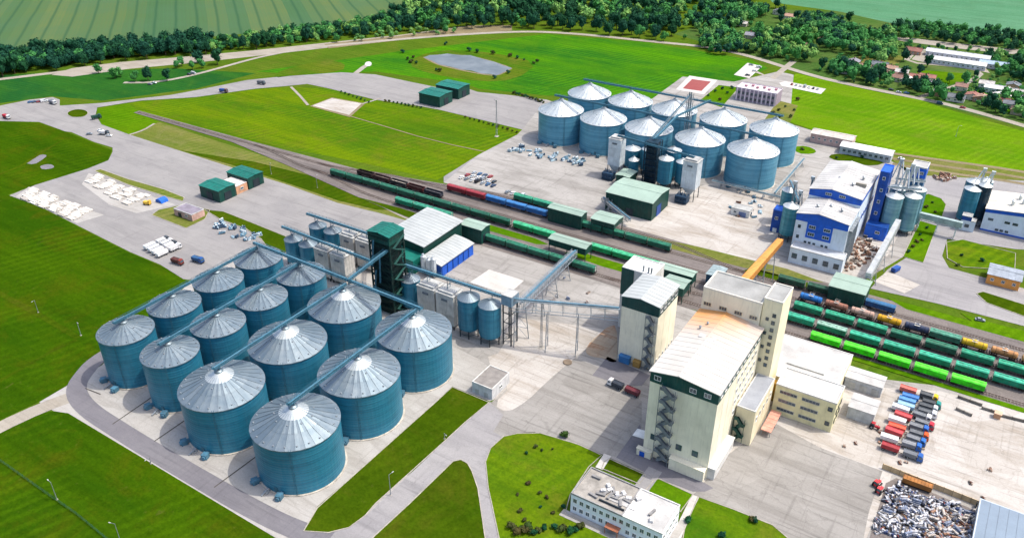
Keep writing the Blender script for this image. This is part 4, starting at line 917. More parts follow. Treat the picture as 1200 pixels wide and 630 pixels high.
def dryer(x0, y0, x1, y1, z0, z1, label, mat, grp=None):
    g = thing('grain_dryer', label, 'grain dryer', (x0, y0, 0), grp)
    n = 3; dz = (z1-z0)/n
    for i in range(n):
        a = MB(); a.box(x0, y0, z0+dz*i+.08, x1, y1, z0+dz*(i+1))
        for k in range(1, 5): a.box(x0+(x1-x0)*k/5-.06, y0-.1, z0+dz*i+.08, x0+(x1-x0)*k/5+.06, y0, z0+dz*(i+1)-.1); 
        for k in range(1, 4): a.box(x1, y0+(y1-y0)*k/4-.06, z0+dz*i+.08, x1+.1, y0+(y1-y0)*k/4+.06, z0+dz*(i+1)-.1)
        a.obj('casing', mat, g)
    a = MB(); a.box(x0-.25, y0-.25, z1, x1+.25, y1+.25, z1+.35); a.box(x0+.8, y0+.8, z1+.35, x1-.8, y1-.8, z1+1.3); a.obj('top', GREY, g)
    a = MB(); cx = (x0+x1)/2; a.box(cx-1.6, y0-.35, z1-3.2, cx+1.6, y0-.02, z1-2.2)
    for k in range(4): a.box(cx-1.6, y0-.45, z1-3.1+k*.25, cx+1.6, y0-.35, z1-3.0+k*.25)
    a.obj('louvre', DARKST, g)
    if z0 > 1:
        for x in (x0+.3, x1-.3):
            for y in (y0+.3, y1-.3): a = MB(); a.box(x-.2, y-.2, 0, x+.2, y+.2, z0+.08); a.obj('leg', DKMET, g)
        a = MB(); a.add([(x0+.5, y0+.5, z0), (x1-.5, y0+.5, z0), (x1-.5, y1-.5, z0), (x0+.5, y1-.5, z0), (cx-.8, (y0+y1)/2-.8, z0*.3), (cx+.8, (y0+y1)/2-.8, z0*.3), (cx+.8, (y0+y1)/2+.8, z0*.3), (cx-.8, (y0+y1)/2+.8, z0*.3)], [(3, 2, 1, 0), (4, 5, 6, 7), (0, 1, 5, 4), (1, 2, 6, 5), (2, 3, 7, 6), (3, 0, 4, 7)]); a.obj('hopper', mat, g)
    return g
DRY = paint('c2c0ba', .6, .1, .2, 1, .3); DRYW = paint('cdd6da', .55, .1, .14, 1, .3)
for i, x in enumerate((-302.5, -292)): hopper_silo(x, 263.5, 4.6, 3.2, 15.4, 2.4, 'small blue bin left of the near pair of dryers, %s from left' % ORD[i], grp='small bins by the dryers')
for i, x in enumerate((-302.5, -291.5)): hopper_silo(x, 281.5, 4.6, 3.2, 15.4, 2.4, 'small blue bin left of the far pair of dryers, %s from left' % ORD[i], grp='small bins by the dryers')
for i, x in enumerate((-284, -273)): dryer(x, 259.5, x+9.4, 267, 2, 17.2, 'boxy dryer in the near pair left of the tower, %s from left' % ORD[i], DRY, 'dryers left of the green tower')
for i, x in enumerate((-283, -272)): dryer(x, 277.5, x+9.4, 285, 2, 17.2, 'boxy dryer in the far pair left of the tower, %s from left' % ORD[i], DRY, 'dryers left of the green tower')
gallery((-309, 263.4, 20.6), (-238.5, 260, 20.6), 'blue gallery over the near pair of dryers running into the green tower', w=2.2, posts=[(.1, 18), (.24, 18), (.42, 18.6), (.58, 18.6)])
gallery((-309, 281.5, 20.6), (-258, 281.5, 20.6), 'blue gallery over the far pair of dryers', w=2.2, posts=[(.12, 18), (.34, 18), (.6, 18.6), (.83, 18.6)])
gallery((-258, 283, 20.6), (-239, 262.5, 24), 'blue gallery turning from the far dryers to the green tower', w=2.0)
hopper_silo(-223.5, 262, 4.6, 3.2, 17, 2.4, 'small blue bin with cone roof just right of the green tower', grp='small bins by the dryers')
for i, x in enumerate((-216, -205)): dryer(x, 257.5, x+10, 265.5, 2, 18, 'pale boxy dryer right of the green tower, %s from the left' % ORD[i], DRY, 'dryers right of the green tower')
for i, x in enumerate((-187.5, -176)): hopper_silo(x, 259.3, 5.0, 4.5, 20.2, 2.2, 'blue bin on dark legs beside the open yard, %s from left' % ORD[i], grp='bins on legs at the yard')
gallery((-236, 261.5, 24), (-168, 262.6, 24), 'blue gallery over the dryers and bins right of the green tower', w=2.4, posts=[(.2, 19), (.35, 18.5), (.52, 18.5), (.71, 22), (.88, 22)])
# truss bridge to the cream tower house, inclined belt to the rail shed
gallery((-168, 262.6, 24), (-121.2, 277, 27.3), 'grey pipe bridge on trestles from the bins to the cream tower house', w=2.4, mat=paint('a8b4bc', .5, .2, .2), truss=5.5, ground_posts=(.06, .36, .64), pm=STEEL)
gallery((-165.2, 268.5, 20), (-176.5, 340, 9.5), 'inclined grey conveyor rising from the mid rail shed to the pipe bridge', w=3.0, mat=paint('9aa6b0', .5, .2, .2), truss=2.6, ground_posts=(.02, .3, .55, .8), pm=STEEL)
b = thing('transfer_tower', 'small blue-grey transfer tower where the inclined conveyor meets the bridge', 'tower', (-168, 263, 0))
a = MB()
for x in (-170, -165.8):
    for y in (261, 266): a.box(x-.25, y-.25, 0, x+.25, y+.25, 22)
for z in (6, 12, 17): a.box(-170, 260.8, z, -165.8, 261.1, z+.3); a.box(-165.9, 261, z, -165.6, 266, z+.3); a.bar((-170, 261, z-5), (-165.8, 261, z), .18)
a.obj('frame', DKMET, b)
wall_box(b, -170.6, 260.4, -165.2, 266.6, 21.5, 26.5, paint('7f9cb0', .5, .2, .2), 'head_house'); flat_roof(b, -170.6, 260.4, -165.2, 266.6, 26.5, GREY, .2)
# arched green shed, blue arched shed
def arch(root, x0, x1, y0, y1, h, rise, wall, roof, n=10):
    pf = [(y0+(y1-y0)*i/n, h+rise*(1-((i/n)*2-1)**2)) for i in range(n+1)]
    return pf
b = thing('arched_store', 'large green-walled store with a pale lean roof beside the green tower', 'store', (-265, 294, 0))
a = MB(); a.prism([(-266, 0), (-243, 0), (-243, 12.5), (-266, 14.5)], 'y', 297, 331.5); a.obj('wall', GREENW, b)
pf = [(-267+25*i/8, 14.6-2.0*(i/8)**1.6) for i in range(9)]
a = MB(); a.prism(pf+[(x, z+.35) for x, z in pf[::-1]], 'y', 296.2, 332.2)
for i in range(1, 13): y = 296.2+36*i/13; [a.bar((p[0], y, p[1]+.4), (q[0], y, q[1]+.4), .12) for p, q in zip(pf, pf[1:])]
a.obj('roof', ROOFG, b)
a = MB(); a.prism([(-262, 0), (-243, 0), (-243, 8), (-262, 9.4)], 'y', 288, 296.9); a.obj('front_bay', GREENT, b)
for x in (-257, -249): door(b, '-y', x, 287.9, 4.4, 5.4, GREENW, 'roller_door')
b = thing('blue_store', 'store with grey roof and a bright blue open side facing the yard', 'store', (-241, 294, 0))
pf = [(-241.5+13*i/8, 8.6-1.8*(i/8)**2) for i in range(9)]
a = MB(); a.prism(pf+[(x, z+.3) for x, z in pf[::-1]], 'y', 293, 323)
for i in range(1, 12): y = 293+30*i/12; [a.bar((p[0], y, p[1]+.35), (q[0], y, q[1]+.35), .12) for p, q in zip(pf, pf[1:])]
a.obj('roof', ROOFG, b)
a = MB(); a.prism([(-241, 0), (-229.3, 0), (-229.3, 6.7), (-241, 8.5)], 'y', 293.5, 322.5); a.obj('wall', CBLUED, b)
for i in range(6): door(b, '+x', -229.2, 296.4+i*4.8, 3.8, 5.6, CBLUE, 'roller_door')
for i, (x, y, h) in enumerate(((-238.5, 291, 11), (-235.2, 291.2, 10), (-232, 291, 11.5))):
    hopper_silo(x, y, 1.2, 3, h, 1.0, 'slim pale dust cyclone before the blue store, %s from the left' % ORD[i], DRYW, ZINCP, 'dust cyclones by the blue store', legs=False)
def shed(name, label, cat, x0, y0, x1, y1, h, wall, roof, ridge='x', rise=.8, doors=(), grp=None, z0=0, posts=False, pan=3):
    g = thing(name, label, cat, (x0, y0, 0), grp)
    wall_box(g, x0, y0, x1, y1, z0, h, wall, 'wall', rise, ridge)
    gable_roof(g, x0, y0, x1, y1, h+.02, rise, roof, ridge, .4, .22, 2.4)
    for f, x, y, w, hh, mt in doors: door(g, f, x, y, w, hh, mt, 'roller_door' if w > 2 else 'door')
    if posts:
        for x in (x0+.2, (x0+x1)/2, x1-.2):
            for y in (y0+.2, y1-.2): a = MB(); a.box(x-.18, y-.18, 0, x+.18, y+.18, z0+.05); a.obj('post', GREENW, g)
    return g
shed('rail_shed', 'small dark green rail shed right of the pale-roofed green store', 'rail shed', -246, 334, -231.5, 342.4, 9, GREENW, ROOFGG, doors=[('+x', -231.4, 338, 4.6, 5.5, DKMET)])
shed('rail_shed', 'dark green unloading shed over the tracks at the top of the inclined conveyor', 'rail shed', -195.5, 345.8, -173, 353, 9, GREENW, ROOFGG, z0=5.2, posts=True)
shed('rail_shed', 'dark green rail shed at the end of the blue covered wagons', 'rail shed', -215, 378.6, -193.2, 385.6, 9, GREENW, ROOFGG, z0=.6)
shed('rail_shed', 'open-sided green canopy on posts beside the far green store', 'rail shed', -187.5, 379.5, -173, 391, 9, GREENW, ROOFGG, z0=6.2, posts=True)
shed('rail_shed', 'small green rail canopy just behind the cream tower house', 'rail shed', -125, 335.5, -114, 345, 9, GREENW, ROOFGG, z0=4.5, posts=True)
shed('rail_shed', 'long narrow green rail canopy behind the pale wing', 'rail shed', -134, 348.5, -114.5, 354.6, 9, GREENW, ROOFGG, z0=4.5, posts=True)
shed('pump_house', 'small grey-roofed dark blue hut by the rails left of the working house', 'hut', -110, 356, -103, 366.5, 8.6, paint('1d4a66', .5, .1, .2), paint('8a9ca0', .6, 0, .2), 'y', .3)
shed('unloading_shed', 'dark green unloading shed with pale green roof at the tank wagons', 'rail shed', -55, 377.6, -38.2, 392.5, 8.6, GREENW, ROOFGG, z0=.5, doors=[('+x', -38.1, 381.5, 4.2, 5.2, DKMET)])
g = shed('far_green_store', 'big dark green store with pale green roof before the far silos', 'store', -194, 411, -164, 435.5, 11.4, GREENW, ROOFGG, 'x', 1.4, doors=[('-y', -187.5, 410.9, 3, 4, CBLUED), ('-y', -178, 410.9, 4, 4.6, DKMET), ('+x', -163.9, 421, 6, 6.5, CBLUED)])
zigzag(g, -193.5, -189, 410.9, 0, 7.5, 2, STEEL, 1.6)
shed('control_hut', 'small dark green hut with pale roof left of the far dryer group', 'hut', -204.5, 446.3, -195.5, 457.8, 7, GREENW, ROOFGG, 'y', .6)
# far silo group's machinery
for x0, y0, x1, y1, z0, z1, w in ((-215.6, 456, -207, 463.5, 8, 26, 'left'), (-162, 448.5, -152.8, 457, 8, 25.5, 'right')):
    dryer(x0, y0, x1, y1, z0, z1, 'white dryer tower on dark blue legs at the %s of the far machinery' % w, DRYW)
    f = thing('dryer_furnace', 'dark blue furnace frame at the foot of the %s white dryer tower' % w, 'furnace', (x0, y0-7, 0))
    a = MB(); a.box(x0-.5, y0-6.5, .6, x0+7, y0-1, 5)
    for k in range(4): a.box(x0-.6, y0-6.6, .6+k*1.4, x0+7.1, y0-6.5, .8+k*1.4); a.tube((x0+.6+k*1.8, y0-7.3, 2.4), (x0+.6+k*1.8, y0-6.5, 2.4), .7, 10)
    a.obj('casing', paint('2a4a66', .55, .2, .3), f)
    for k in range(3): a = MB(); a.tube((x0+1+k*2.4, y0-4, 5), (x0+1+k*2.4, y0-4, 7.2), .5, 10); a.obj('flue', STEEL, f)
for i, (x, y, r, z1) in enumerate(((-206.5, 474, 5.2, 15), (-200.5, 463.5, 3.2, 12), (-177, 459.5, 4.6, 19.5), (-168.5, 466, 4.0, 17), (-178, 474, 4.8, 20), (-195.5, 474, 4.2, 17))):
    hopper_silo(x, y, r, 4, z1, 2, 'blue bin among the far machinery, %s from the left' % ['first', 'second', 'fifth', 'sixth', 'fourth', 'third'][i], BLUE, ZINCP, 'bins among the far machinery')
b = thing('far_elevator_tower', 'dark blue lattice-braced tower in the middle of the far machinery', 'tower', (-191, 459, 0))
NAVY = paint('14384c', .55, .2, .25, 1, .5); x0, y0, x1, y1 = -192, 459.5, -183.6, 467
for x in (x0, x1):
    for y in (y0, y1): a = MB(); a.box(x-.3, y-.3, 0, x+.3, y+.3, 28); a.obj('corner_post', NAVY, b)
for i in range(7):
    z = 4*(i+1); a = MB(); a.box(x0+.31, y0, z-.15, x1-.31, y1, z+.12); a.box(x0, y0-.7, z+1, x1, y0-.6, z+1.1); a.box(x0, y0-.75, z-.12, x1, y0-.31, z+.1); a.obj('floor_deck', NAVY, b)
    a = MB(); a.box(x0+.7, y0+.7, z-3.7, x1-.7, y1-.7, z-.25); a.obj('cladding', paint('123040', .6, .2, .3, 1, .7), b)
    a = MB(); a.bar((x0, y0-.1, z-4), (x1, y0-.1, z), .25); a.bar((x1+.1, y0, z-4), (x1+.1, y1, z), .25); a.obj('brace', NAVY, b)
b = thing('lattice_mast', 'grey lattice elevator mast rising between the far silos', 'mast', (-187, 519, 0))
a = MB(); x0, y0, s = -188.5, 516, 3.2
for x in (x0, x0+s):
    for y in (y0, y0+s): a.box(x-.16, y-.16, 0, x+.16, y+.16, 43)
for i in range(14):
    z = 3*i+1
    for p, q in (((x0, y0), (x0+s, y0)), ((x0+s, y0), (x0+s, y0+s)), ((x0, y0+s), (x0+s, y0+s)), ((x0, y0), (x0, y0+s))): a.bar((*p, z), (*q, z), .14); a.bar((*p, z), (*q, z+3), .12)
a.obj('frame', STEEL, b)
for k in range(2): a = MB(); a.box(x0+.6+k*1.3, y0+1.1, 0, x0+1.2+k*1.3, y0+1.8, 44.5); a.obj('elevator_leg', ZINC, b)
gallery((-152, 478, 3.4), (-96, 476, 3.4), 'low pipe rack on posts in front of the right-hand far silos', w=2.2, mat=GREY, ground_posts=(.1, .35, .6, .9), pm=STEEL)
gallery((-113, 480, 3.4), (-113, 545, 3.4), 'low pipe rack on posts along the right side of the far silos', w=2.2, mat=GREY, ground_posts=(.1, .35, .6, .9), pm=STEEL)
x, y = G(856, 251); g = thing('pump_hut', 'small white hut with a blue-grey front before the far silos', 'hut', (x, y, 0)); wall_box(g, x, y, x+11, y+7, 0, 4.4, WHITE, 'wall'); flat_roof(g, x, y, x+11, y+7, 4.4, GREY, .3); door(g, '-y', x+7, y-.05, 4, 3, paint('6a7ca4', .6, 0, .2)); win(g, '-y', x+2.5, y-.05, 2.4, 1.6, 1.2)
gallery((-187, 517.8, 42), (-196, 474, 21), 'steep grey spout from the lattice mast down to the far machinery', w=1.4, mat=STEEL)
gallery((-211, 460, 27.4), (-157, 453, 27), 'blue gallery across the tops of the far dryers', w=2, posts=[(.05, 27), (.95, 27)], ground_posts=())
gallery((-187.8, 463, 29), (-188, 499, 33), 'blue gallery from the far dark tower to the front silo gallery', w=2)
gallery((-172, 398, 4.5), (-196.5, 412, 6.5), 'low grey conveyor from the open canopy to the far green store', w=1.8, mat=STEEL, truss=1.5, ground_posts=(.2, .7))
# ------------------------------------------------------------------ blue and white plant at right
b = thing('processing_plant', 'white processing hall with blue gable bands and lower stepped front', 'processing plant', (-84, 414, 0))
wall_box(b, -84, 414.5, -57.4, 436.9, 0, 25, WHITEW, 'front_wall', 2.2, 'y', .42, pan=5.3)
a = MB(); c = -84.06+26.7*.42
a.prism([(-84.06, 21.4), (-84.06, 25), (c, 27.2), (-57.34, 25), (-57.34, 21.4)], 'y', 414.38, 414.49); a.box(-77.8, 414.36, 12.6, -64.6, 414.48, 21.5); a.obj('blue_fascia', CBLUE, b)
gable_roof(b, -84, 414.5, -57.4, 436.8, 25.05, 2.2, ROOFW, 'y', .5, .3, 3, .42)
wall_box(b, -84.3, 437, -57.1, 482, 0, 30.4, WHITEW, 'rear_wall', 2.3, 'y', .42, pan=5.3)
a = MB(); a.prism([(-84.36, 27.0), (-84.36, 30.4), (-84.36+27.3*.42, 32.7), (-57.04, 30.4), (-57.04, 27.0)], 'y', 436.88, 436.99); a.box(-57.05, 437, 27, -56.98, 482, 30.4); a.obj('blue_fascia', CBLUE, b)
gable_roof(b, -84.3, 437, -57.1, 482, 30.45, 2.3, ROOFW, 'y', .5, .3, 3, .42)
for x in (-75, -67.4):
    for z in (19.2, 15): win(b, '-y', x, 414.3, z, 3.2, 1.7, WHITEW, 2)
for x in (-77.2, -75, -72.6, -68.4, -66.2):
    for z in (9.8, 7.9): win(b, '-y', x, 414.45, z, 1.1, 1.0, DKMET, 0)
for x in (-74.2, -67): win(b, '-y', x, 436.8, 29.8, 3.0, 1.3, WHITEW, 2)
for z in (18, 12): win(b, '-y', -81.6, 414.45, z, 1.2, 1.6, DKMET, 0)
wall_box(b, -82.4, 406, -55.2, 414.3, 0, 8.8, WHITEW, 'annex_wall'); flat_roof(b, -82.4, 406, -55.2, 414.3, 8.8, paint('b4bac0', .7, 0, .15), .5, WHITE, name='annex_roof')
for i in range(5): win(b, '-y', -79.6+i*5.4, 405.9, 4.6, 2.4, 2.6, DKMET, 1)
for i in range(9): win(b, '+x', -56.95, 440+i*4.6, 16, 1.6, 2.4, CBLUE, 0)
for i in range(6):
    a = MB(); a.box(-57.0, 416+i*3.4, 0, -55.6, 416.5+i*3.4, 21); a.box(-57.0, 416+i*3.4, 20.5, -55.4, 419+i*3.4, 21.2); a.obj('pipe_rack', STEEL, b)
for i, (x, y) in enumerate(((-76, 424), (-70, 428), (-64, 426), (-73, 455), (-65, 450), (-62, 462))):
    a = MB(); zz = 27 if y < 436 else 32.4; a.cyl(x, y, zz-1.8, zz+.9, .6, 10); a.lathe([(1.0, zz+.9), (.1, zz+1.5)], 10, x, y); a.obj('roof_vent', STEEL, b)
a = MB(); a.box(-64, 452, 31.4, -58.5, 453, 33.2); a.obj('roof_duct', paint('9a9488', .6, 0, .2), b)
for i, (x, y, r, z1) in enumerate(((-98.2, 453, 4.2, 20), (-91, 431.5, 4.3, 20.5))): hopper_silo(x, y, r, 4, z1, 2, 'teal blue bin left of the white hall, %s' % ('set back' if i == 0 else 'nearest the orange conveyor'), mk_blue('teal_corrugated_steel', '2f7c88', '4a94a0', .3) if i == 0 else bpy.data.materials['teal_corrugated_steel'], ZINCP)
b = thing('blue_kiosk', 'bright blue clad elevator house between the two teal bins', 'elevator house', (-101, 433, 0))
wall_box(b, -101.5, 436, -96.5, 443, 0, 13.6, CBLUED); flat_roof(b, -101.5, 436, -96.5, 443, 13.6, CBLUE, .4); win(b, '-y', -99, 435.9, 9, 1.6, 1.6, FRAMEW); door(b, '-y', -99, 435.9, 2, 2.6, FRAMEW)
for i, (x, y, z) in enumerate(((-93.5, 442, 29), (-89, 438, 26), (-87.5, 456, 28))):
    b = thing('bucket_elevator', 'slim pale bucket elevator left of the white hall, %s' % ['tallest', 'lowest', 'set furthest back'][i], 'elevator', (x, y, 0))
    a = MB(); a.box(x-.5, y-.4, 0, x+.5, y+.4, z); a.obj('trunk', ZINC, b)
    a = MB(); a.box(x-1, y-.8, z, x+1, y+.8, z+1.8); a.tube((x-1, y, z+1), (x+1, y, z+1), .8, 10); a.obj('head', ZINCP, b)
    a = MB(); a.tube((x+.8, y, z+.6), (x+2.6, y-3, z-6), .3, 8); a.obj('spout', ZINC, b)
gallery((-99, 455, 24.4), (-88, 432, 24.4), 'grey catwalk linking the tops of the two teal bins', w=1.8, mat=STEEL, posts=[(.1, 22), (.9, 22)])
b = thing('orange_conveyor', 'orange covered conveyor running up from the working house to the white hall', 'conveyor', (-80, 330, 0))
a = MB(); P, Q = (-75.8, 292.3, 45.5), (-88.2, 405.5, 11); a.bar(P, Q, 3.2, 3.0); a.obj('casing', paint('d89a4c', .6, .05, .15, 1, .2), b)
a = MB(); n = 38
for i in range(n+1): t = i/n; a.cbox(P[0]+(Q[0]-P[0])*t, P[1]+(Q[1]-P[1])*t, P[2]+(Q[2]-P[2])*t-1.5, 3.5, .16, 3.12)
a.obj('seam_band', paint('c07c3a', .6, .05, .2), b)
for t in (.22, .5, .78):
    a = MB(); x, y, z = [P[k]+(Q[k]-P[k])*t for k in range(3)]
    for s in (-1, 1): a.bar((x+s*2.6, y, 0), (x+s*1.4, y, z-1.5), .4)
    for f in (.3, .6): a.bar((x-2.4, y, z*f), (x+2.4, y, z*f+2), .22)
    a.obj('trestle', STEEL, b)
# bins and blue towers right of the hall
b = thing('blue_tower', 'tall narrow blue clad tower against the right side of the white hall', 'tower', (-54, 464, 0))
wall_box(b, -54.6, 464, -49.6, 476, 0, 37.5, CBLUED, pan=2.4); flat_roof(b, -54.6, 464, -49.6, 476, 37.5, CBLUE, .5)
for z in range(5): win(b, '-y', -52, 463.9, 6+z*7, 1.3, 1.6, FRAMEW, 0)
b = thing('blue_base_house', 'low deep blue house under the pale teal bins right of the white hall', 'pump house', (-54, 458, 0))
wall_box(b, -54.8, 457.2, -43.5, 463.8, 0, 8, CBLUE, pan=2.8); flat_roof(b, -54.8, 457.2, -43.5, 463.8, 8, CBLUED, .3); win(b, '-y', -48, 457.1, 4.6, 2.2, 1.4, FRAMEW)
b = thing('blue_tower', 'square blue tower with a white cap at the right edge of the plant', 'tower', (-42, 492, 0))
wall_box(b, -42.5, 493, -34.5, 503, 0, 27, mk_blue('blue_ribbed_steel', '2a5f8c', '3c74a0', .2)); wall_box(b, -42.7, 492.8, -34.3, 503.2, 27, 33, CBLUE, 'head_house'); flat_roof(b, -42.7, 492.8, -34.3, 503.2, 33, ROOFW, .6, WHITE)
for x in (-40.5, -36.5): win(b, '-y', x, 492.7, 30, 1.8, 1.6, FRAMEW)
PT = mk_blue('pale_teal_corrugated_steel', '5a8c9c', '78a4ae', .4)
for i, (x, y, r, z1) in enumerate(((-44.8, 468.5, 4.6, 23.5), (-36.2, 474, 4.4, 23.5), (-35.5, 484, 4.4, 24), (-45, 480, 4.4, 24))): hopper_silo(x, y, r, 3.5, z1, 1.8, 'pale teal bin right of the white hall, %s' % ['in front at left', 'in front at right', 'behind at right', 'behind at left'][i], PT, ZINCP, 'pale teal bins of the plant')
for i, (x, y, z) in enumerate(((-42.5, 476, 36), (-40.6, 479, 38), (-47.5, 486, 37), (-39, 488, 34))):
    b = thing('bucket_elevator', 'slim white bucket elevator among the pale teal bins, %s from the left' % ['second', 'third', 'first', 'fourth'][i], 'elevator', (x, y, 0), 'elevators among the teal bins')
    a = MB(); a.box(x-.55, y-.4, 0, x+.55, y+.4, z); a.obj('trunk', ZINCP, b)
    a = MB(); a.box(x-1, y-.8, z, x+1, y+.8, z+1.8); a.tube((x-1, y, z+1), (x+1, y, z+1), .8, 10); a.obj('head', ZINCP, b)
    a = MB(); a.tube((x+.8, y, z+.6), (x+3.0, y-4, z-8), .35, 8); a.tube((x-.8, y, z+.6), (x-2.6, y-3, z-9), .35, 8); a.obj('spout', ZINCP, b)
gallery((-50, 470, 27), (-33, 476, 27), 'white catwalk over the front pair of pale teal bins', w=1.6, mat=WHITE, posts=[(.3, 25), (.8, 25)])
gallery((-48, 482, 28), (-33, 486, 28), 'white catwalk over the back pair of pale teal bins', w=1.6, mat=WHITE, posts=[(.2, 25.4), (.8, 25.4)])
gallery((-38.6, 452, 15), (-40.6, 394, 9.4), 'pale inclined conveyor from the teal bins down to the unloading shed', w=2.6, mat=paint('b8bec0', .5, .1, .2), truss=1.8, ground_posts=(.2, .5, .8), roofed=paint('b8bec0', .5, .1, .2))
gallery((-33, 483.5, 8), (-9, 482.5, 8), 'low pale pipe bridge over the lawns linking both plants', w=2.2, mat=paint('a8bcbc', .5, .1, .2), truss=1.2, ground_posts=(.1, .5, .9), roofed=paint('a4b8b8', .5, .1, .2))
# second plant at the right edge
b = thing('white_hall', 'white hall with a blue eaves band cut by the right edge of the photo', 'hall', (0, 502, 0))
wall_box(b, -.2, 502.5, 52, 531, 0, 13.2, WHITEW, 'wall', 2.6, 'y', .5, pan=6)
a = MB(); a.prism([(-.26, 11.2), (-.26, 13.3), (25.9, 15.9), (52.06, 13.3), (52.06, 11.2), (25.9, 13.6)], 'y', 502.38, 502.49); a.box(-.26, 502.36, 0, 52, 502.48, 1.0); a.obj('blue_band', CBLUE, b)
gable_roof(b, -.2, 502.5, 52, 531, 13.3, 2.6, paint('dcd8cc', .65, 0, .2, 1, .15), 'y', .4, .3, 3)
for x in (3.6, 12, 16, 22): win(b, '-y', x, 502.4, 7.6, 2.4, 1.1, DKMET, 1)
for x in (8, 10.4, 13): win(b, '-y', x, 502.4, 2.2, 1.4, 1.0, DKMET, 0)
for x, y in ((12, 512), (17, 516), (21, 510), (15, 522)):
    a = MB(); a.cyl(x, y, 13.5, 17.6, .9, 12); a.lathe([(1.3, 17.6), (.2, 18.3)], 12, x, y); a.obj('roof_vent', ZINCP, b)
for i, (x, y, r, z1) in enumerate(((-9.5, 506, 4.4, 22), (-4, 510, 3.6, 24), (-10, 518, 4.4, 22), (-4.5, 520, 3.8, 23))): hopper_silo(x, y, r, 3.5, z1, 1.8, 'blue bin left of the right-edge hall, %s' % ['front left', 'front right', 'back left', 'back right'][i], BLUE if i != 1 else NAVY, ZINCP, 'bins of the right edge plant')
b = thing('blue_kiosk', 'small boxy blue and white kiosk before the right-edge bins', 'kiosk', (-13, 496, 0))
wall_box(b, -10.5, 496, -3, 501, 0, 6.5, WHITEW); wall_box(b, -10.6, 495.9, -5.5, 501.1, 6.5, 9, CBLUED, 'upper_house'); flat_roof(b, -10.6, 495.9, -5.5, 501.1, 9, GREY, .3); win(b, '-y', -7, 495.9, 3.4, 2, 1.6, DKMET); flat_roof(b, -5.4, 496, -3, 501, 6.5, GREY, .3, name='low_roof')
for i, (x, y, z) in enumerate(((-6.6, 513, 31), (-2, 516, 29))):
    b = thing('bucket_elevator', 'slim pale bucket elevator above the right-edge bins, %s' % ['taller', 'shorter'][i], 'elevator', (x, y, 0))
    a = MB(); a.box(x-.55, y-.4, 0, x+.55, y+.4, z); a.obj('trunk', ZINCP, b); a = MB(); a.box(x-1, y-.8, z, x+1, y+.8, z+1.8); a.obj('head', ZINCP, b); a = MB(); a.tube((x-.8, y, z), (x-3, y-4, z-6), .35, 8); a.obj('spout', ZINCP, b)
# brick cottage, barns, far office
def house(label, cat, x0, y0, x1, y1, h, rise, wall, roof, ridge='x', grp=None, wins=True, chim=False, name='house'):
    g = thing(name, label, cat, (x0, y0, 0), grp)
    wall_box(g, x0, y0, x1, y1, 0, h, wall, 'wall', rise, ridge); gable_roof(g, x0, y0, x1, y1, h+.02, rise, roof, ridge, .5, .2, 3)
    if wins:
        n = max(2, int((x1-x0)/4))
        for i in range(n): win(g, '-y', x0+(x1-x0)*(i+.5)/n, y0-.05, h*.55, 1.3, 1.3, FRAMEW)
        for i in range(2): win(g, '+x', x1+.05, y0+(y1-y0)*(i+.5)/2, h*.55, 1.2, 1.3, FRAMEW)
    if chim: c = MB(); c.box((x0+x1)/2-.4, (y0+y1)/2-.4+1, h, (x0+x1)/2+.4, (y0+y1)/2+1.4, h+rise+1.2); c.obj('chimney', paint('8a5a48', .9, 0, .3), g)
    return g
house('tan brick lodge with a grey roof on the lawn near the right edge', 'lodge', 9.6, 438, 24.4, 450.5, 5.6, .9, paint('e09a50', .85, 0, .12), paint('9aa4b0', .7, 0, .2), 'x')
house('long pinkish barn with pale roof beyond the white hall', 'barn', -120, 588, -91.5, 599, 6.5, 1.6, paint('c8a8a0', .85, 0, .2), paint('cfc8c0', .7, 0, .2), 'x', name='barn')
b = house('long low white cowshed with a row of windows beyond the white hall', 'cowshed', -97, 577.5, -63.6, 588, 5.2, 1.4, paint('b8c2c8', .8, 0, .2), paint('dcdcdc', .7, 0, .15), 'x', wins=False, name='barn')
for i in range(9): win(b, '-y', -94+i*3.5, 577.4, 2.8, 1.8, 1.6, GREY)
b = thing('far_office', 'grey-violet office with a pale roof and pilasters behind the far silos', 'office', (-197, 649, 0))
VIO = paint('9a8c9c', .8, 0, .15); wall_box(b, -197, 649.5, -164, 665, 0, 10, VIO); flat_roof(b, -197, 649.5, -164, 665, 10, paint('d8d4d8', .7, 0, .15), .7, paint('c8bcc8', .7, 0, .15))
for i in range(10): a = MB(); a.box(-195.8+i*3.45-.5, 648.9, 0, -195.8+i*3.45+.5, 649.45, 9.8); a.obj('pilaster', paint('d4c8d0', .8, 0, .15), b)
for i in range(9):
    for z in (2.6, 6.6): win(b, '-y', -194.1+i*3.45, 649.4, z, 1.5, 1.8, DKMET, 0)
for i in range(6):
    a = MB(); x = -192+i*4.7; a.box(x, 655+(i % 2)*3, 10.1, x+2, 657+(i % 2)*3, 11.6); a.obj('roof_unit', paint('b88a94', .7, 0, .2), b)
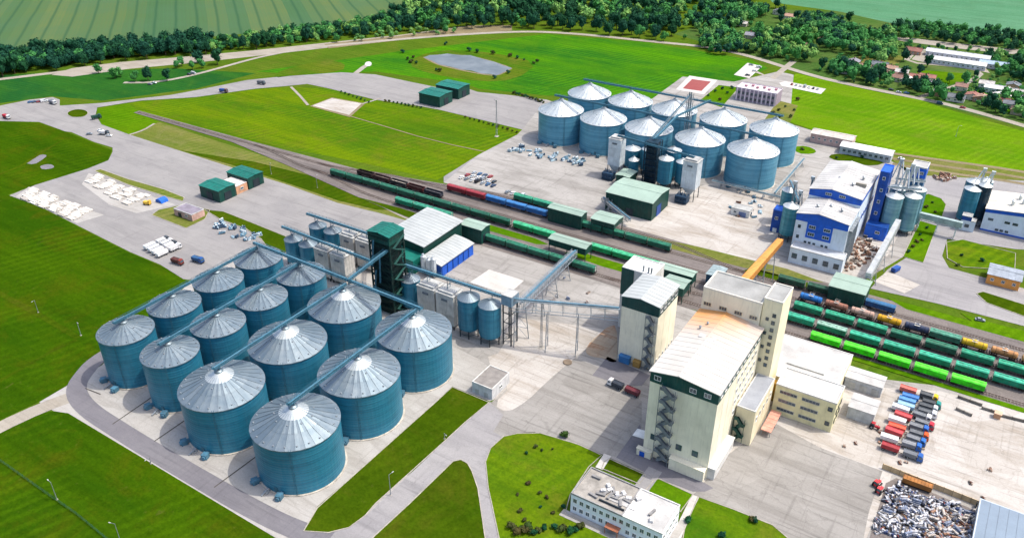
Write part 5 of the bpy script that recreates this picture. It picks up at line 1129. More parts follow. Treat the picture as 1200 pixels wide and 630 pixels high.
# teal sheds on the aprons
for lab, x0, y0, x1, y1, xa, ya, xb, yb in (('dark green shed with teal roof at the apron edge left of the silos, nearer one', -414, 293, -396.5, 306, -411, 306.2, -398, 314),
                        ('dark green shed with teal roof at the apron edge left of the silos, farther one', -415.5, 316, -396.3, 328.4, -414, 328.6, -400, 333),):
    g = shed('apron_shed', lab, 'shed', x0, y0, x1, y1, 7.6, GREENW, GREENT, 'x', .7, doors=[('-y', (x0+x1)/2, y0-.1, 5, 5.2, DKMET), ('+x', x1+.1, (y0+y1)/2, 5, 5.2, DKMET)])
g = thing('link_hall', 'flat salmon-walled link between the two teal-roofed apron sheds', 'hall', (-412, 306, 0)); wall_box(g, -411, 306.5, -397, 315.5, 0, 5.4, paint('c89878', .85, 0, .2)); flat_roof(g, -411, 306.5, -397, 315.5, 5.4, paint('cfc8c4', .7, 0, .2), .3); win(g, '+x', -396.9, 311, 3, 2.2, 1.4)
for lab, x0, y0, x1, y1 in (('far dark green shed with teal roof at the head of the upper apron, nearer one', -408, 505, -387.5, 522), ('far dark green shed with teal roof at the head of the upper apron, farther one', -409, 529, -386.5, 545)):
    shed('apron_shed', lab, 'shed', x0, y0, x1, y1, 8.6, GREENW, GREENT, 'x', .7, doors=[('+x', x1+.1, (y0+y1)/2, 5, 5.6, DKMET)])
g = thing('store_hut', 'low pinkish hut with flat violet-grey roof among the yard stacks', 'hut', G(205, 252)+(0,)); x, y = G(205, 252); wall_box(g, x, y, x+16, y+9, 0, 4.2, paint('c8a498', .85, 0, .25)); flat_roof(g, x, y, x+16, y+9, 4.2, paint('857f8c', .8, 0, .2), .3, GREY); door(g, '-y', x+5, y-.05, 2.4, 2.8, DKMET); win(g, '-y', x+11, y-.05, 2.4, 2, 1.2)
g = thing('gate_kiosk', 'small white flat-roofed switch house at the top of the grass strip', 'switch house', (-162, 224.6, 0)); wall_box(g, -162, 224.6, -152, 238, 0, 5.4, paint('d0d2d4', .7, 0, .15), pan=3.3); flat_roof(g, -162, 224.6, -152, 238, 5.4, paint('8e8a86', .8, 0, .2), .35, WHITE)
for x in (-159.5, -155): door(g, '-y', x, 224.5, 1.6, 2.5, GREY)
win(g, '+x', -151.9, 231, 3, 1.8, 1.2)
# ---- white office at the bottom
b = thing('white_office', 'two-storey white office with grey and white flat roof at the bottom edge', 'office', (-95, 187, 0))
OW = paint('e8eef4', .7, 0, .06); x0, y0, x1, y1 = -95, 188.2, -61, 203.2
wall_box(b, x0, y0, x1, y1, 0, 8.6, OW)
flat_roof(b, x0, y0, -75.5, y1, 8.6, paint('a9a59e', .85, 0, .25, 1, .3), .6, paint('8f8f90', .7, 0, .2))
flat_roof(b, -75.4, y0, x1, y1, 8.6, ROOFW, .5, WHITE, name='white_roof')
for z in (2.6, 6.2):
    for i in range(13):
        if z < 3 and i in (6, 7): continue
        win(b, '-y', x0+1.7+i*2.52, y0-.05, z, 1.25, 1.7, FRAMEW)
for i in range(5):
    for z in (2.6, 6.2): win(b, '+x', x1+.05, y0+1.8+i*2.8, z, 1.2, 1.6)
for z in (2.6, 6.2):
    for i in range(4): win(b, '-x', x0-.05, y0+2+i*3.4, z, 1.2, 1.6)
door(b, '-y', -78, y0-.05, 3.2, 2.6, DKMET)
a = MB(); a.box(-80.6, y0-2.6, 3.0, -75.6, y0-.05, 3.25)
for x in (-80.4, -75.8): a.box(x-.1, y0-2.5, 0, x+.1, y0-2.3, 3)
a.obj('porch', paint('a86a50', .8, 0, .2), b)
m1 = MB(); m1.box(-.9, -.6, 0, .9, .6, 1.0); m1.tube((0, 0, 1), (0, 0, 1.2), .45, 12); m1.box(-.95, -.65, .2, .95, .65, .3); me1 = m1.mesh('roof_unit', paint('d8d8d8', .5, .1, .2))
m2 = MB(); m2.box(-1.6, -.35, 0, 1.6, .35, .7); m2.box(-1.7, -.45, .7, 1.7, .45, .8); me2 = m2.mesh('roof_duct', paint('8c8c8c', .6, .1, .3))
for i, (x, y) in enumerate(((-91, 199.5), (-86, 195), (-84.2, 196.4), (-83, 194), (-81.2, 196), (-79.5, 197.6), (-88, 191.2), (-77, 196.4), (-74, 198), (-67.6, 194.8), (-66.4, 191.6), (-85.5, 198))): share(me1 if i % 3 else me2, 'roof_unit' if i % 3 else 'roof_duct', b, (x+95, y-187, 8.72), i*.5)
for i in range(8): share(me2, 'roof_duct', b, (-86+i*1.5+95, 193+(i*7 % 5)-187, 8.72), .2+i)
a = MB(); a.box(-83, 192.6, 8.73, -73, 196.6, 8.95); a.obj('patched_membrane', ROOFW, b)
a = MB(); a.box(-85.4, 190.4, 8.73, -76, 190.8, 9.5); a.obj('roof_upstand', DKMET, b)
sheet('pavement', [(-97.5, 184.6), (-58.5, 184.6), (-58.5, 188.0), (-97.5, 188.0)], zl(10), GP['pad'], px=False)
sheet('pavement', [(-61, 188), (-58.2, 188), (-58.2, 205), (-61, 205)], zl(10), GP['pad'], px=False)
b = thing('shed_roof', 'pale blue-grey flat shed at the bottom right corner beside the scrap heap', 'shed', (25, 240, 0))
wall_box(b, 25.2, 225, 52, 265, 0, 5.8, paint('9aa0a8', .7, 0, .2)); flat_roof(b, 25.2, 225, 52, 265, 5.8, paint('9cb0c4', .6, .1, .12, .6, .12), .15, paint('b8c4d0', .6, .1, .1))
a = MB()
for i in range(1, 9): a.box(25.6+i*2.9-.04, 225.5, 5.93, 25.6+i*2.9+.04, 264.5, 6.0)
a.obj('roof_seams', paint('8c9cac', .6, .1, .12, .6), b)
# ------------------------------------------------------------------ vehicles (origin on the ground, facing +x)
TYRE = paint('1c1c1e', .9, 0, .1); RUBBER = TYRE
def wheel_mesh(r, w):
    m = MB(); m.tube((0, -w/2, 0), (0, w/2, 0), r, 14); m.tube((0, -w/2-.03, 0), (0, w/2+.03, 0), r*.5, 10, 1); return m.mesh('wheel', [TYRE, STEEL])
WH_C = wheel_mesh(.33, .22); WH_T = wheel_mesh(.52, .34)
_vc = {}
def car(hexv, van=False):
    key = ('car', hexv, van)
    if key in _vc: return _vc[key]
    r = proto('parked_van' if van else 'parked_car'); P = paint(hexv, .25, .1, .06, 1, .8)
    m = MB()
    if van: pf = [(-2.4, .35), (2.4, .35), (2.45, .9), (1.7, 1.2), (1.2, 2.1), (-2.35, 2.2), (-2.45, .9)]; cb = None
    else: pf = [(-2.15, .32), (2.15, .32), (2.2, .72), (1.9, .85), (1.0, .95), (-1.55, .98), (-2.15, .9)]
    m.prism(pf, 'y', -.86, .86)
    if not van: m.add([(1.0, -.8, .93), (1.0, .8, .93), (-1.75, .8, .93), (-1.75, -.8, .93), (.25, -.66, 1.45), (.25, .66, 1.45), (-1.2, .66, 1.47), (-1.2, -.66, 1.47)], [(4, 5, 6, 7)])
    m.obj('body', P, r)
    g = MB()
    if van:
        g.add([(1.72, -.8, 1.22), (1.72, .8, 1.22), (1.24, .76, 2.06), (1.24, -.76, 2.06)], [(0, 1, 2, 3)])
        for s in (-1, 1): g.box(-.2, s*.87-.012, 1.3, 1.1, s*.87+.012, 1.9)
    else:
        v = [(1.0, -.8, .95), (1.0, .8, .95), (-1.75, .8, .97), (-1.75, -.8, .97), (.25, -.66, 1.45), (.25, .66, 1.45), (-1.2, .66, 1.46), (-1.2, -.66, 1.46)]
        g.add(v, [(0, 1, 5, 4), (1, 2, 6, 5), (2, 3, 7, 6), (3, 0, 4, 7)])
    g.obj('window_glass', GLASS, r)
    for x in (-1.35, 1.35):
        for y in (-.8, .8): share(WH_C, 'wheel', r, (x, y, .33))
    _vc[key] = r; return r
def truck(cab, bed, trailer=None):
    key = ('truck', cab, bed, trailer)
    if key in _vc: return _vc[key]
    r = proto('grain_truck'); P = paint(cab, .35, .1, .1, 1, .6); B = paint(bed, .6, .05, .2, 1, .6)
    c = MB(); c.prism([(1.9, .6), (3.9, .6), (3.95, 1.6), (3.6, 2.85), (1.95, 2.95)], 'y', -1.2, 1.2); c.box(2.0, -1.1, 2.95, 3.2, 1.1, 3.15); cb = c.obj('cab', P, r)
    w = MB(); w.add([(3.98, -1.05, 1.7), (3.98, 1.05, 1.7), (3.68, 1.02, 2.7), (3.68, -1.02, 2.7)], [(0, 1, 2, 3)])
    for s in (-1, 1): w.box(2.5, s*1.21-.012, 1.75, 3.5, s*1.21+.012, 2.6)
    w.obj('windscreen', GLASS, cb)
    f = MB(); f.box(-3.0, -.5, .7, 3.9, .5, 1.0); f.box(3.7, -1.2, .45, 4.05, 1.2, .8); f.obj('chassis', STEELD, r)
    def body(x0, x1, mat, nm):
        b = MB()
        for s in (-1, 1):
            b.box(x0, s*1.2-.05, 1.1, x1, s*1.2+.05, 2.8)
            for i in range(6): x = x0+.1+i*(x1-x0-.2)/5; b.box(x-.05, s*1.28-.04, 1.1, x+.05, s*1.28+.04, 2.75)
        b.box(x0, -1.15, 1.1, x0+.1, 1.15, 2.8); b.box(x1-.1, -1.15, 1.1, x1, 1.15, 2.8); b.box(x0+.1, -1.15, 1.05, x1-.1, 1.15, 1.2)
        b.prism([(-1.14, 2.55), (0, 2.95), (1.14, 2.55)], 'x', x0+.1, x1-.1)       # tarpaulin over the load
        return b.obj(nm, mat, r)
    body(-3.2, 1.7, B, 'bed')
    xs = [-2.4, -1.2, 2.9]
    if trailer:
        body(-11.0, -4.6, paint(trailer, .5, .05, .15, 1, .6), 'trailer')
        t = MB(); t.box(-11, -.45, .75, -4.6, .45, 1.0); t.bar((-4.6, 0, .8), (-3.1, 0, .8), .18); t.obj('drawbar', STEELD, r); xs += [-10, -5.6]
    for x in xs:
        for y in (-1.0, 1.0): share(WH_T, 'wheel', r, (x, y, .52))
    _vc[key] = r; return r
def tractor(hexv):
    key = ('trac', hexv)
    if key in _vc: return _vc[key]
    r = proto('tractor'); P = paint(hexv, .4, .1, .15, 1, .6)
    b = MB(); b.box(-.2, -.45, .8, 2.0, .45, 1.6); b.box(-1.4, -.55, .7, -.2, .55, 1.3); b.tube((1.2, .2, 1.6), (1.2, .2, 2.4), .07, 8); b.obj('body', P, r)
    c = MB(); c.prism([(-1.3, 1.3), (.1, 1.3), (-.05, 2.5), (-1.2, 2.5)], 'y', -.65, .65); c.obj('cab_glass', GLASS, r)
    c = MB(); c.box(-1.35, -.75, 2.5, .15, .75, 2.65); c.obj('roof', P, r)
    big = wheel_mesh(.85, .5); sm = wheel_mesh(.5, .35)
    for y in (-.85, .85): share(big, 'wheel', r, (-.9, y, .85)); share(sm, 'wheel', r, (1.6, y, .5))
    _vc[key] = r; return r
# the truck park: trailers to the left, cabs to the right
TK = [(280.8, '2a62b0', '6a7078', '9c3038', 'red trailer and blue cab, nearest the camera'), (286.2, '2a66b8', '8a8e94', 'e8e6e4', 'white trailer and blue cab, second row'), (290, '3070c0', '7a7e84', 'c84a50', 'light red trailer and blue cab'),
      (294, 'e05a24', '6c7076', 'd85a40', 'orange-red trailer and orange cab'), (298.6, '2e62b4', '80848a', 'f0efee', 'white trailer beside the orange cab'), (302.4, 'b83040', '74787e', 'c04a4e', 'red trailer and dark red cab'),
      (306.4, 'e6e6e6', '7a8086', 'e6eaec', 'white trailer and white cab'), (310.1, 'd8dade', '60666c', '9cc4dc', 'pale blue trailer and pale cab'), (313.7, 'ccd2d4', '50565c', '5a94cc', 'mid blue trailer and pale cab'),
      (317.2, '2c8c84', '484e54', '3f78b8', 'strong blue trailer and teal cab'), (321.4, 'd8b020', '5a5f64', 'c86a60', 'rose trailer and yellow cab')]
for i, (y, c, b_, t, w) in enumerate(TK): place(truck(c, b_, t), (.8+rnd.uniform(-1.6, 1.6), y+rnd.uniform(-.3, .3), .27), rnd.uniform(-.06, .06), 'grain truck with %s, in the truck park' % w, 'truck', 'grain trucks in the truck park')
for i, (px, py, h, rz) in enumerate(((1027, 569, 'd0383c', 1.2), (1030, 577, 'd84448', 1.3), (1024, 502, 'b03038', 0))): place(tractor(h), (*G(px, py), .25), rz, 'red tractor %s' % ['on the left edge of the scrap yard, farther one', 'on the left edge of the scrap yard, nearer one', 'parked left of the truck park'][i], 'tractor')
for i, (px, py, rz, c, b_, lab) in enumerate(((750, 462, 3.1, 'c8343c', '3a4452', 'dark truck with a red cab on the yard left of the mill'), (262, 108.5, .25, '6a4a4a', '34569c', 'blue truck on the upper apron road'), (306, 99, .2, '4a525a', '6a6e74', 'grey truck on the upper road by the field corner'), (8, 139, 0, 'd8d8d8', 'b02a3a', 'red truck at the left edge of the top apron'),
     (62, 122, 0, 'dadada', '7a7e88', 'pale truck in the car row at the top left'), (122, 158, .4, '3a3f48', 'd8d8d8', 'white truck at the road fork on the left'), (113, 139.5, 1.3, '20483c', '1f4a40', 'dark green truck by the round grass island'), (208, 309, 0.1, '8a4034', '5c3430', 'rusty red truck left of the outer silo row'), (232, 307, .1, '2a5a9c', '35608c', 'blue truck left of the outer silo row'),
     (1152, 267, 2.9, '7a7e84', '8c8c8c', 'grey truck on the road below the blue kiosk'), (956, 247, 0, 'a04a3c', '8a5a50', 'brown truck')) if True else ()):
    if 'brown truck' == lab: continue
    if 'red cab' in lab: place(truck('dcdcdc', '3c4450', '6a3038'), (*G(722, 454), .3), 3.05, 'dark truck and trailer with a white cab left of the mill', 'truck'); continue
    place(truck(c, b_), (*G(px, py), .3), rz, lab, 'truck')
for i, c in enumerate(('dfe2e4', 'd4d8dc', 'ececec', 'e8e8e8')):
    x, y = G(163, 291); place(truck(['4a5058', 'e6e6e6', '3a4048', 'dcdcdc'][i], c, c), (x+6+i*4.2, y+11-i*.6, .25), 1.5, 'white lorry and trailer in the row on the lower apron, %s from left' % ORD[i], 'truck', 'white lorries on the lower apron')
carcols = ['e4e6e8', 'b8bec4', '3a4a6a', 'dadde0', '8e959c', '24262c', '3f6c9c', 'a83a3a', 'e8e8e6']
def cars(pts, where, grp, rz=0.0, z=.25):
    for i, (px, py) in enumerate(pts): place(car(carcols[(i*5+len(pts)) % 9], (i % 7) == 3), (*G(px, py), z), rz+rnd.uniform(-.08, .08), 'small parked car in the loose rows %s' % where, 'car', grp)
cars([(541+i*6.2, 209+i*1.6) for i in range(7)]+[(548+i*6.2, 206+i*1.6) for i in range(6)]+[(556+i*6.2, 203.5+i*1.5) for i in range(4)], 'beside the far meadow corner', 'cars by the meadow corner', 1.5)
cars([(595+i*6, 226+i*1.5) for i in range(4)], 'behind the blue covered wagons', 'cars behind the blue wagons', 1.5)
cars([(36+i*5.2, 120.5-i*.3) for i in range(6)], 'on the top left apron edge', 'cars on the top left apron', 1.4)
cars([(118, 154), (128, 160), (105, 158)], 'at the road fork on the left', 'cars at the road fork', .6)
cars([(928+i*5, 99.6+i*.95) for i in range(7)], 'in the lay-by beside the bright meadow', 'cars in the lay-by', 1.6)
cars([(880, 77), (884, 84), (876, 89), (889, 80)], 'in the square before the far office', 'cars before the far office', .4)
cars([(1044, 106), (1053, 109), (1062, 110), (1101, 122.5), (1128, 127)], 'along the village road', 'cars along the village road', .1)
cars([(1148, 376), (1056, 187), (1080, 207), (1078, 193)], 'along the road at right', 'cars along the right road', .2)
cars([(176, 99.5), (181, 98), (222, 88), (227, 87)], 'on the track below the tree belt', 'cars below the tree belt', .2)
# ------------------------------------------------------------------ stacks, scrap and yard goods
def slab_stack(seed, cols):
    r = random.Random(seed); m = MB(); n = r.randint(2, 4)
    for i in range(n):
        for k in range(3): m.box(-3+r.uniform(-.1, .1), -1.6+k*1.1, i*.36, 3+r.uniform(-.1, .1), -.6+k*1.1, i*.36+.28, r.randint(0, len(cols)-1))
        for x in (-2, 0, 2): m.box(x-.08, -1.6, i*.36+.28, x+.08, 1.6, i*.36+.36)
    return m.mesh('slab_stack', cols)
SC_ = [paint('d8d4cc', .85, 0, .25), paint('bdb8b0', .85, 0, .3), paint('e4e2dc', .85, 0, .2)]
STK = [slab_stack(i, SC_) for i in range(5)]
def scatter(meshes, name, label, cat, grp, quad, nu, nv, fill=.9, rz=0.0, jit=.25, z=.2, wild=0.0, sc=(.85, 1.15)):
    """lay pieces out over a four-cornered patch of ground in nu x nv loose rows"""
    q = [Vector(G(*p)) for p in quad]; n = 0
    for i in range(nu):
        for j in range(nv):
            if rnd.random() > fill: continue
            u = (i+.5+rnd.uniform(-jit, jit))/nu; v = (j+.5+rnd.uniform(-jit, jit))/nv
            p = q[0].lerp(q[1], u).lerp(q[3].lerp(q[2], u), v)
            o = bpy.data.objects.new(name, rnd.choice(meshes)); COL.objects.link(o); o.location = (p.x, p.y, z)
            o.rotation_euler = (0, 0, rz+rnd.uniform(-wild, wild)); o.scale = (rnd.uniform(*sc),)*3; tag(o, label, cat, grp)
scatter(STK, 'slab_stack', 'low stack of pale concrete slabs in the long row at the apron corner', 'stack', 'slab stacks in the long row', [(24, 232), (36, 221), (108, 248), (88, 259)], 15, 6, .85, 0, .2)
scatter(STK, 'slab_stack', 'low stack of pale concrete slabs in the block beside the thin grass strip', 'stack', 'slab stacks by the thin grass strip', [(102, 212), (112, 205), (178, 231), (150, 243)], 11, 5, .8, 0, .2)
def bundle(seed, cols):
    """one scrap piece: a machine frame, drum, pallet of bags or bent sheet"""
    r = random.Random(seed); m = MB(); k = seed % 5; N = len(cols); c = lambda: r.randrange(N)
    if k == 0:
        m.box(-1.1, -.7, .3, 1.1, .7, 1.2, c()); m.tube((-1.3, 0, 1.5), (1.2, 0, 1.5), .4, 10, c())
        for x in (-.9, .9):
            for y in (-.6, .6): m.box(x-.08, y-.08, 0, x+.08, y+.08, .3)
        m.bar((-1, -.7, 1.2), (.4, .6, 2.1), .2, m=c())
    elif k == 1:
        for i in range(6): m.box(-1+(i % 3)*.7, -.7+(i//3)*.75, .15, -.4+(i % 3)*.7, -.05+(i//3)*.75, .8+r.random()*.4, c())
        m.box(-1.1, -.8, 0, 1.1, .8, .15, c())
    elif k == 2:
        for i in range(5): m.tube((-1.8, -.8+i*.4, .25), (1.8, -.8+i*.4+r.uniform(-.1, .1), .25), .2, 8, c())
        for i in range(3): m.tube((-1.7, -.5+i*.4, .6), (1.7, -.4+i*.4, .6), .2, 8, c())
    elif k == 3:
        m.add([(-1.3, -.8, .1), (1.2, -.9, .3), (1.4, .7, .1), (-1.2, .9, .5), (-1.2, -.7, .5), (1.1, -.8, .9), (1.2, .6, .6), (-1.1, .8, 1.1)], [(0, 3, 2, 1), (4, 5, 6, 7), (0, 1, 5, 4), (1, 2, 6, 5), (2, 3, 7, 6), (3, 0, 4, 7)], c())
        m.bar((-1.5, -.4, .6), (1.5, .5, 1.4), .25, m=c()); m.bar((-1.2, .8, .3), (1.3, -.6, .9), .2, m=c())
    else:
        for i in range(3): m.lathe([(.45, 0), (.48, .2), (.45, .9), (.3, 1.1)], 10, -1+i*1.0, r.uniform(-.3, .3), c())
        m.lathe([(.45, 0), (.48, .2), (.45, .9)], 10, -.4, .9, c()); m.box(-1.3, -.9, 0, 1.3, -.5, .5, c())
    return m.mesh('scrap_piece', cols)
P_ = lambda *h: [paint(x, .6, .1, .3, 1, 1.0) for x in h]
sheet('dirty_ground', [(1038, 566), (1050, 560), (1148, 600), (1142, 650), (1016, 640)], zl(8), GP['ballast'])
SCR = [bundle(i, P_('c4c6cc', '9ca2ae', '2a3040', 'd4d6da', '5a6070', 'a8a49c', '7c88a0', '34446c', '7a5c48', '3c3c40', 'b04a3c')) for i in (0, 1, 3, 4, 5, 6, 8, 10, 11, 13, 15, 16, 18, 7)]
SCB = [bundle(i, P_('b8d0dc', '6a94ac', 'dfe6ea', '34506a', '9ab4c0', '4a7c98')) for i in range(10)]
SCT = [bundle(i, P_('ac9a8c', '7a5444', 'c4bcb4', 'a07a64', '4a4644', 'b8aa9c')) for i in range(10)]
scatter(SCR, 'scrap_piece', 'piece of white, grey or dark scrap in the big heap', 'scrap', 'scrap pieces in the big heap', [(1042, 566), (1146, 602), (1140, 640), (1022, 625)], 18, 14, .96, 0, .45, .24, 3.1, (.7, 1.2))
scatter(SCT, 'scrap_piece', 'piece of tan or brown scrap at the right side of the big heap', 'scrap', 'tan scrap in the big heap', [(1090, 596), (1142, 606), (1138, 640), (1084, 640)], 10, 8, .9, 0, .45, .24, 3.1, (.8, 1.3))
scatter(SCB, 'yard_machine', 'small blue-grey machine part laid out left of the far dryers', 'machine part', 'machine parts by the far silos', [(594, 178), (606, 171), (692, 188), (682, 196)], 14, 4, .85, 0, .4, .2, 3.1, (.8, 1.5))
scatter(SCB, 'yard_bag', 'pale blue bagged bundle on the apron left of the small bins', 'bundle', 'bundles on the lower apron', [(246, 268), (256, 258), (306, 276), (292, 286)], 9, 4, .85, 0, .4, .2, 3.1, (.9, 1.6))
scatter(SCT, 'yard_rubble', 'brownish crate or rubble piece beside the white plant', 'rubble', 'rubble beside the white plant', [(992, 284), (1014, 278), (1034, 300), (988, 322)], 8, 7, .85, 0, .45, .3, 3.1, (.8, 1.4))
scatter(SCT, 'yard_rubble', 'rusty piece in the heap by the dirt track right of the plant', 'rubble', 'heap by the dirt track', [(1092, 208), (1108, 204), (1122, 209), (1104, 214)], 5, 3, .9, 0, .45, .2, 3.1, (1, 1.8))
scatter(SCB+SCT, 'yard_machine', 'odd machine part in the yard between the far silos and white hall', 'machine part', 'parts in the far yard', [(840, 232), (880, 228), (905, 250), (860, 262)], 6, 4, .5, 0, .45, .2, 3.1, (.8, 1.4))
scatter(SCT, 'yard_pallet', 'small pallet or litter lying on the open concrete right of the mill', 'pallet', 'litter on the right yard', [(960, 520), (1010, 500), (1200, 560), (1180, 600)], 7, 4, .3, 0, .45, .24, 3.1, (.5, .9))
scatter(SCR[:6]+SCT, 'yard_pallet', 'small pallet or crate on the concrete near the inclined conveyor', 'pallet', 'crates near the inclined conveyor', [(612, 330), (640, 318), (712, 345), (650, 395)], 5, 5, .4, 0, .45, .26, 3.1, (.5, .9))
def plain(name, label, cat, loc, parts, rz=0):
    g = thing(name, label, cat, (0, 0, 0))
    for nm, mb, mt in parts: mb.obj(nm, mt, g)
    g.location = loc; g.rotation_euler = (0, 0, rz); return g
m = MB(); m.box(-5, -1.2, .9, 5, 1.2, 2.9); [m.box(-4.9+i*1.2, -1.27, .9, -4.8+i*1.2, 1.27, 2.9) for i in range(9)]; w = MB(); w.box(-4.8, -1, .3, 4.6, 1, .9)
plain('flat_trailer', 'long brown trailer along the tan wall of the scrap yard', 'trailer', (5.5, 265.6, .25), [('box', m, paint('a06a34', .7, 0, .25)), ('undercarriage', w, STEELD)])
m = MB(); m.prism([(-3, 0), (3, 0), (2.4, 1.6), (0, 2.4), (-2.4, 1.6)], 'y', -2.5, 2.5); w = MB(); [w.bar((-3.05, y, .3), (3.05, y, .3), .12) for y in (-2, 0, 2)]
plain('covered_pile', 'bright blue tarpaulin pile beside the slab stacks', 'pile', (*G(190, 236), .2), [('tarpaulin', m, paint('2266c8', .5, 0, .15)), ('strap', w, DKMET)])
m = MB(); m.box(-2.2, -1.1, .6, 2.2, 1.1, 2.2); m.box(1.2, -1, 2.2, 2.2, 1, 3.0); w = MB(); [w.tube((x, -1.2, .5), (x, 1.2, .5), .5, 12) for x in (-1.5, 1.5)]
plain('yellow_loader', 'yellow loader beside the blue tarpaulin pile', 'loader', (*G(173, 240), .2), [('body', m, paint('e0b43c', .5, 0, .2)), ('axle', w, TYRE)], .3)
m = MB(); m.box(-2.5, -1.2, .3, 2.5, 1.2, 2.4); [m.box(-2.5+i*.8, -1.26, .3, -2.4+i*.8, 1.26, 2.4) for i in range(7)]; w = MB(); w.box(-2.3, -1, 0, 2.3, 1, .3)
plain('blue_container', 'blue container standing on the pale slab below the conveyor at right', 'container', (*G(1049, 318), .3), [('box', m, paint('2a58a8', .5, 0, .2)), ('skid', w, STEELD)], 1.2)
m = MB(); m.box(-1.2, -1.2, .2, 1.2, 1.2, 2.3); w = MB(); w.box(-1.4, -1.4, 2.3, 1.4, 1.4, 2.5); w.box(-1.3, -1.3, 0, 1.3, 1.3, .2)
plain('guard_booth', 'small tan booth by the low dark walls at the right edge', 'booth', (*G(1168, 489), .2), [('wall', m, paint('c89a78', .8, 0, .2)), ('roof', w, paint('d8b498', .7, 0, .2))])
# walls and fences
def panel_fence(p, q, h, label, mat, pmat, step=3.0, name='yard_wall', t=.2, z=.2):
    g = thing(name, label, 'wall' if t > .1 else 'fence', (p[0], p[1], 0)); P = Vector(p); Q = Vector(q); L = (Q-P).length; n = max(1, round(L/step)); a = math.atan2(Q.y-P.y, Q.x-P.x)
    st = L/n; m = MB(); m.box(.12, -t/2, z, st-.12, t/2, z+h); me = m.mesh('panel', mat)
    m = MB(); m.box(-.11, -t/2-.06, 0, .11, t/2+.06, z+h+.15); pe = m.mesh('post', pmat)
    for i in range(n+1):
        c = (Q-P)*(i/n); share(pe, 'post', g, (c.x, c.y, 0), a)
        if i < n: share(me, 'panel', g, (c.x, c.y, 0), a)
    return g
panel_fence((-7, 269), (26, 267.5), 2.4, 'tan panel wall along the top of the scrap yard', paint('cdb48c', .8, 0, .25), paint('a08c6c', .8, 0, .2))
panel_fence((25, 267), (25, 266), 2.4, 'short dark return of the scrap yard wall', DKMET, DKMET)
for i, (a, c) in enumerate((((1122, 466), (1150, 476)), ((1150, 479), (1172, 486)), ((1120, 480), (1138, 488)), ((1172, 488), (1240, 505)))): panel_fence(G(*a), G(*c), 1.2, 'low dark concrete barrier at right, %s' % ['farthest', 'middle', 'nearest the truck park', 'running off the edge'][i], paint('7a7670', .9, 0, .3), paint('6a6660', .9, 0, .3), 4.0, 'barrier_wall', .5)
def mesh_fence(pts, label, mat, h=1.8, step=3.0, grp=None):
    g = thing('wire_fence', label, 'fence', (*pts[0], 0), grp); o = pts[0]; w = MB(); pe = MB(); pe.box(-.06, -.06, 0, .06, .06, h+.1); pm = pe.mesh('post', mat); k = 0
    for a, c in zip(pts, pts[1:]):
        A = Vector(a); B = Vector(c); n = max(1, int((B-A).length/step))
        for i in range(n): q = A.lerp(B, i/n)-Vector(o); share(pm, 'post', g, (q.x, q.y, 0)); k += 1
        for z in [.2+i*(h-.25)/5 for i in range(6)]: w.bar((*A, z), (*B, z), .035)
    w.obj('wire', mat, g, kind='stuff')
GF = paint('2a5a40', .7, .1, .2)
mesh_fence([G(-40, 512), G(0, 540), G(45, 572), G(90, 603), G(135, 640)], 'green wire fence crossing the lawn in the lower left corner', GF)
mesh_fence([(-425, 480), (-330, 430), (-262, 394)], 'pale wire fence across the middle meadow', paint('c8ccb8', .7, 0, .2), 1.5, 4) if False else None
def lamp(x, y, h, label, grp=None, ang=0.0):
    g = thing('lamp_post', label, 'lamp post', (x, y, 0), grp)
    m = MB(); m.lathe([(.16, 0), (.09, h)], 8, x, y); m.obj('pole', STEEL, g)
    m = MB(); c, s = math.cos(ang), math.sin(ang); m.bar((x, y, h), (x+1.6*c, y+1.6*s, h+.25), .09); m.obj('arm', STEEL, g)
    m = MB(); m.bar((x+1.4*c, y+1.4*s, h+.22), (x+2.2*c, y+2.2*s, h+.3), .3, .14); m.obj('lamp_head', GREY, g)
    m = MB(); m.cbox(x, y, 0, .6, .6, .3); m.obj('base', CONC, g)
for px, py, h, lab in ((67, 585, 8.3, 'pale lamp post on the lawn beside the green wire fence'), (141, 633, 8, 'pale lamp post at the bottom edge of the lower left lawn'), (458, 580, 9.9, 'lamp post on the grass strip beside the lower road'), (45, 366, 7, 'lamp post on the left lawn, the one nearer the edge'), (95, 393, 7.6, 'lamp post on the left lawn, the one nearer the silos'),
    (177, 543, 3, 'short lamp post beside the ring road'), (521, 514, 3, 'short lamp post where the lower roads meet'), (372, 220, 8, 'lamp post beside the light track in the meadow'), (318, 204, 8, 'lamp post on the meadow near the teal sheds'), (1120, 160, 8, 'lamp post in the bright meadow at right')): lamp(*G(px, py), h, lab, None, rnd.uniform(0, 6))
for px, py, h, lab in ((634, 407, 23.8, 'tall thin floodlight mast on the yard below the pipe bridge'), (582, 160, 27, 'tall grey lattice mast at the corner of the far apron')):
    x, y = G(px, py); g = thing('light_mast', lab, 'mast', (x, y, 0)); m = MB()
    for i in range(3): a = 2.1*i; m.bar((x+.7*math.cos(a), y+.7*math.sin(a), 0), (x+.25*math.cos(a), y+.25*math.sin(a), h), .14)
    for k in range(int(h/1.5)):
        r0 = .7-.45*k*1.5/h
        for i in range(3): m.bar((x+r0*math.cos(2.1*i), y+r0*math.sin(2.1*i), k*1.5), (x+r0*math.cos(2.1*i+2.1), y+r0*math.sin(2.1*i+2.1), k*1.5+1.4), .08)
    m.obj('lattice', STEEL, g); m = MB(); m.cbox(x, y, h, 2.2, 1.2, .2)
    for k in (-.8, 0, .8): m.cbox(x+k, y-.7, h+.2, .5, .3, .5)
    m.obj('floodlight_head', GREY, g); m = MB(); m.cbox(x, y, 0, 2.6, 2.6, .35); m.obj('base', CONC, g)
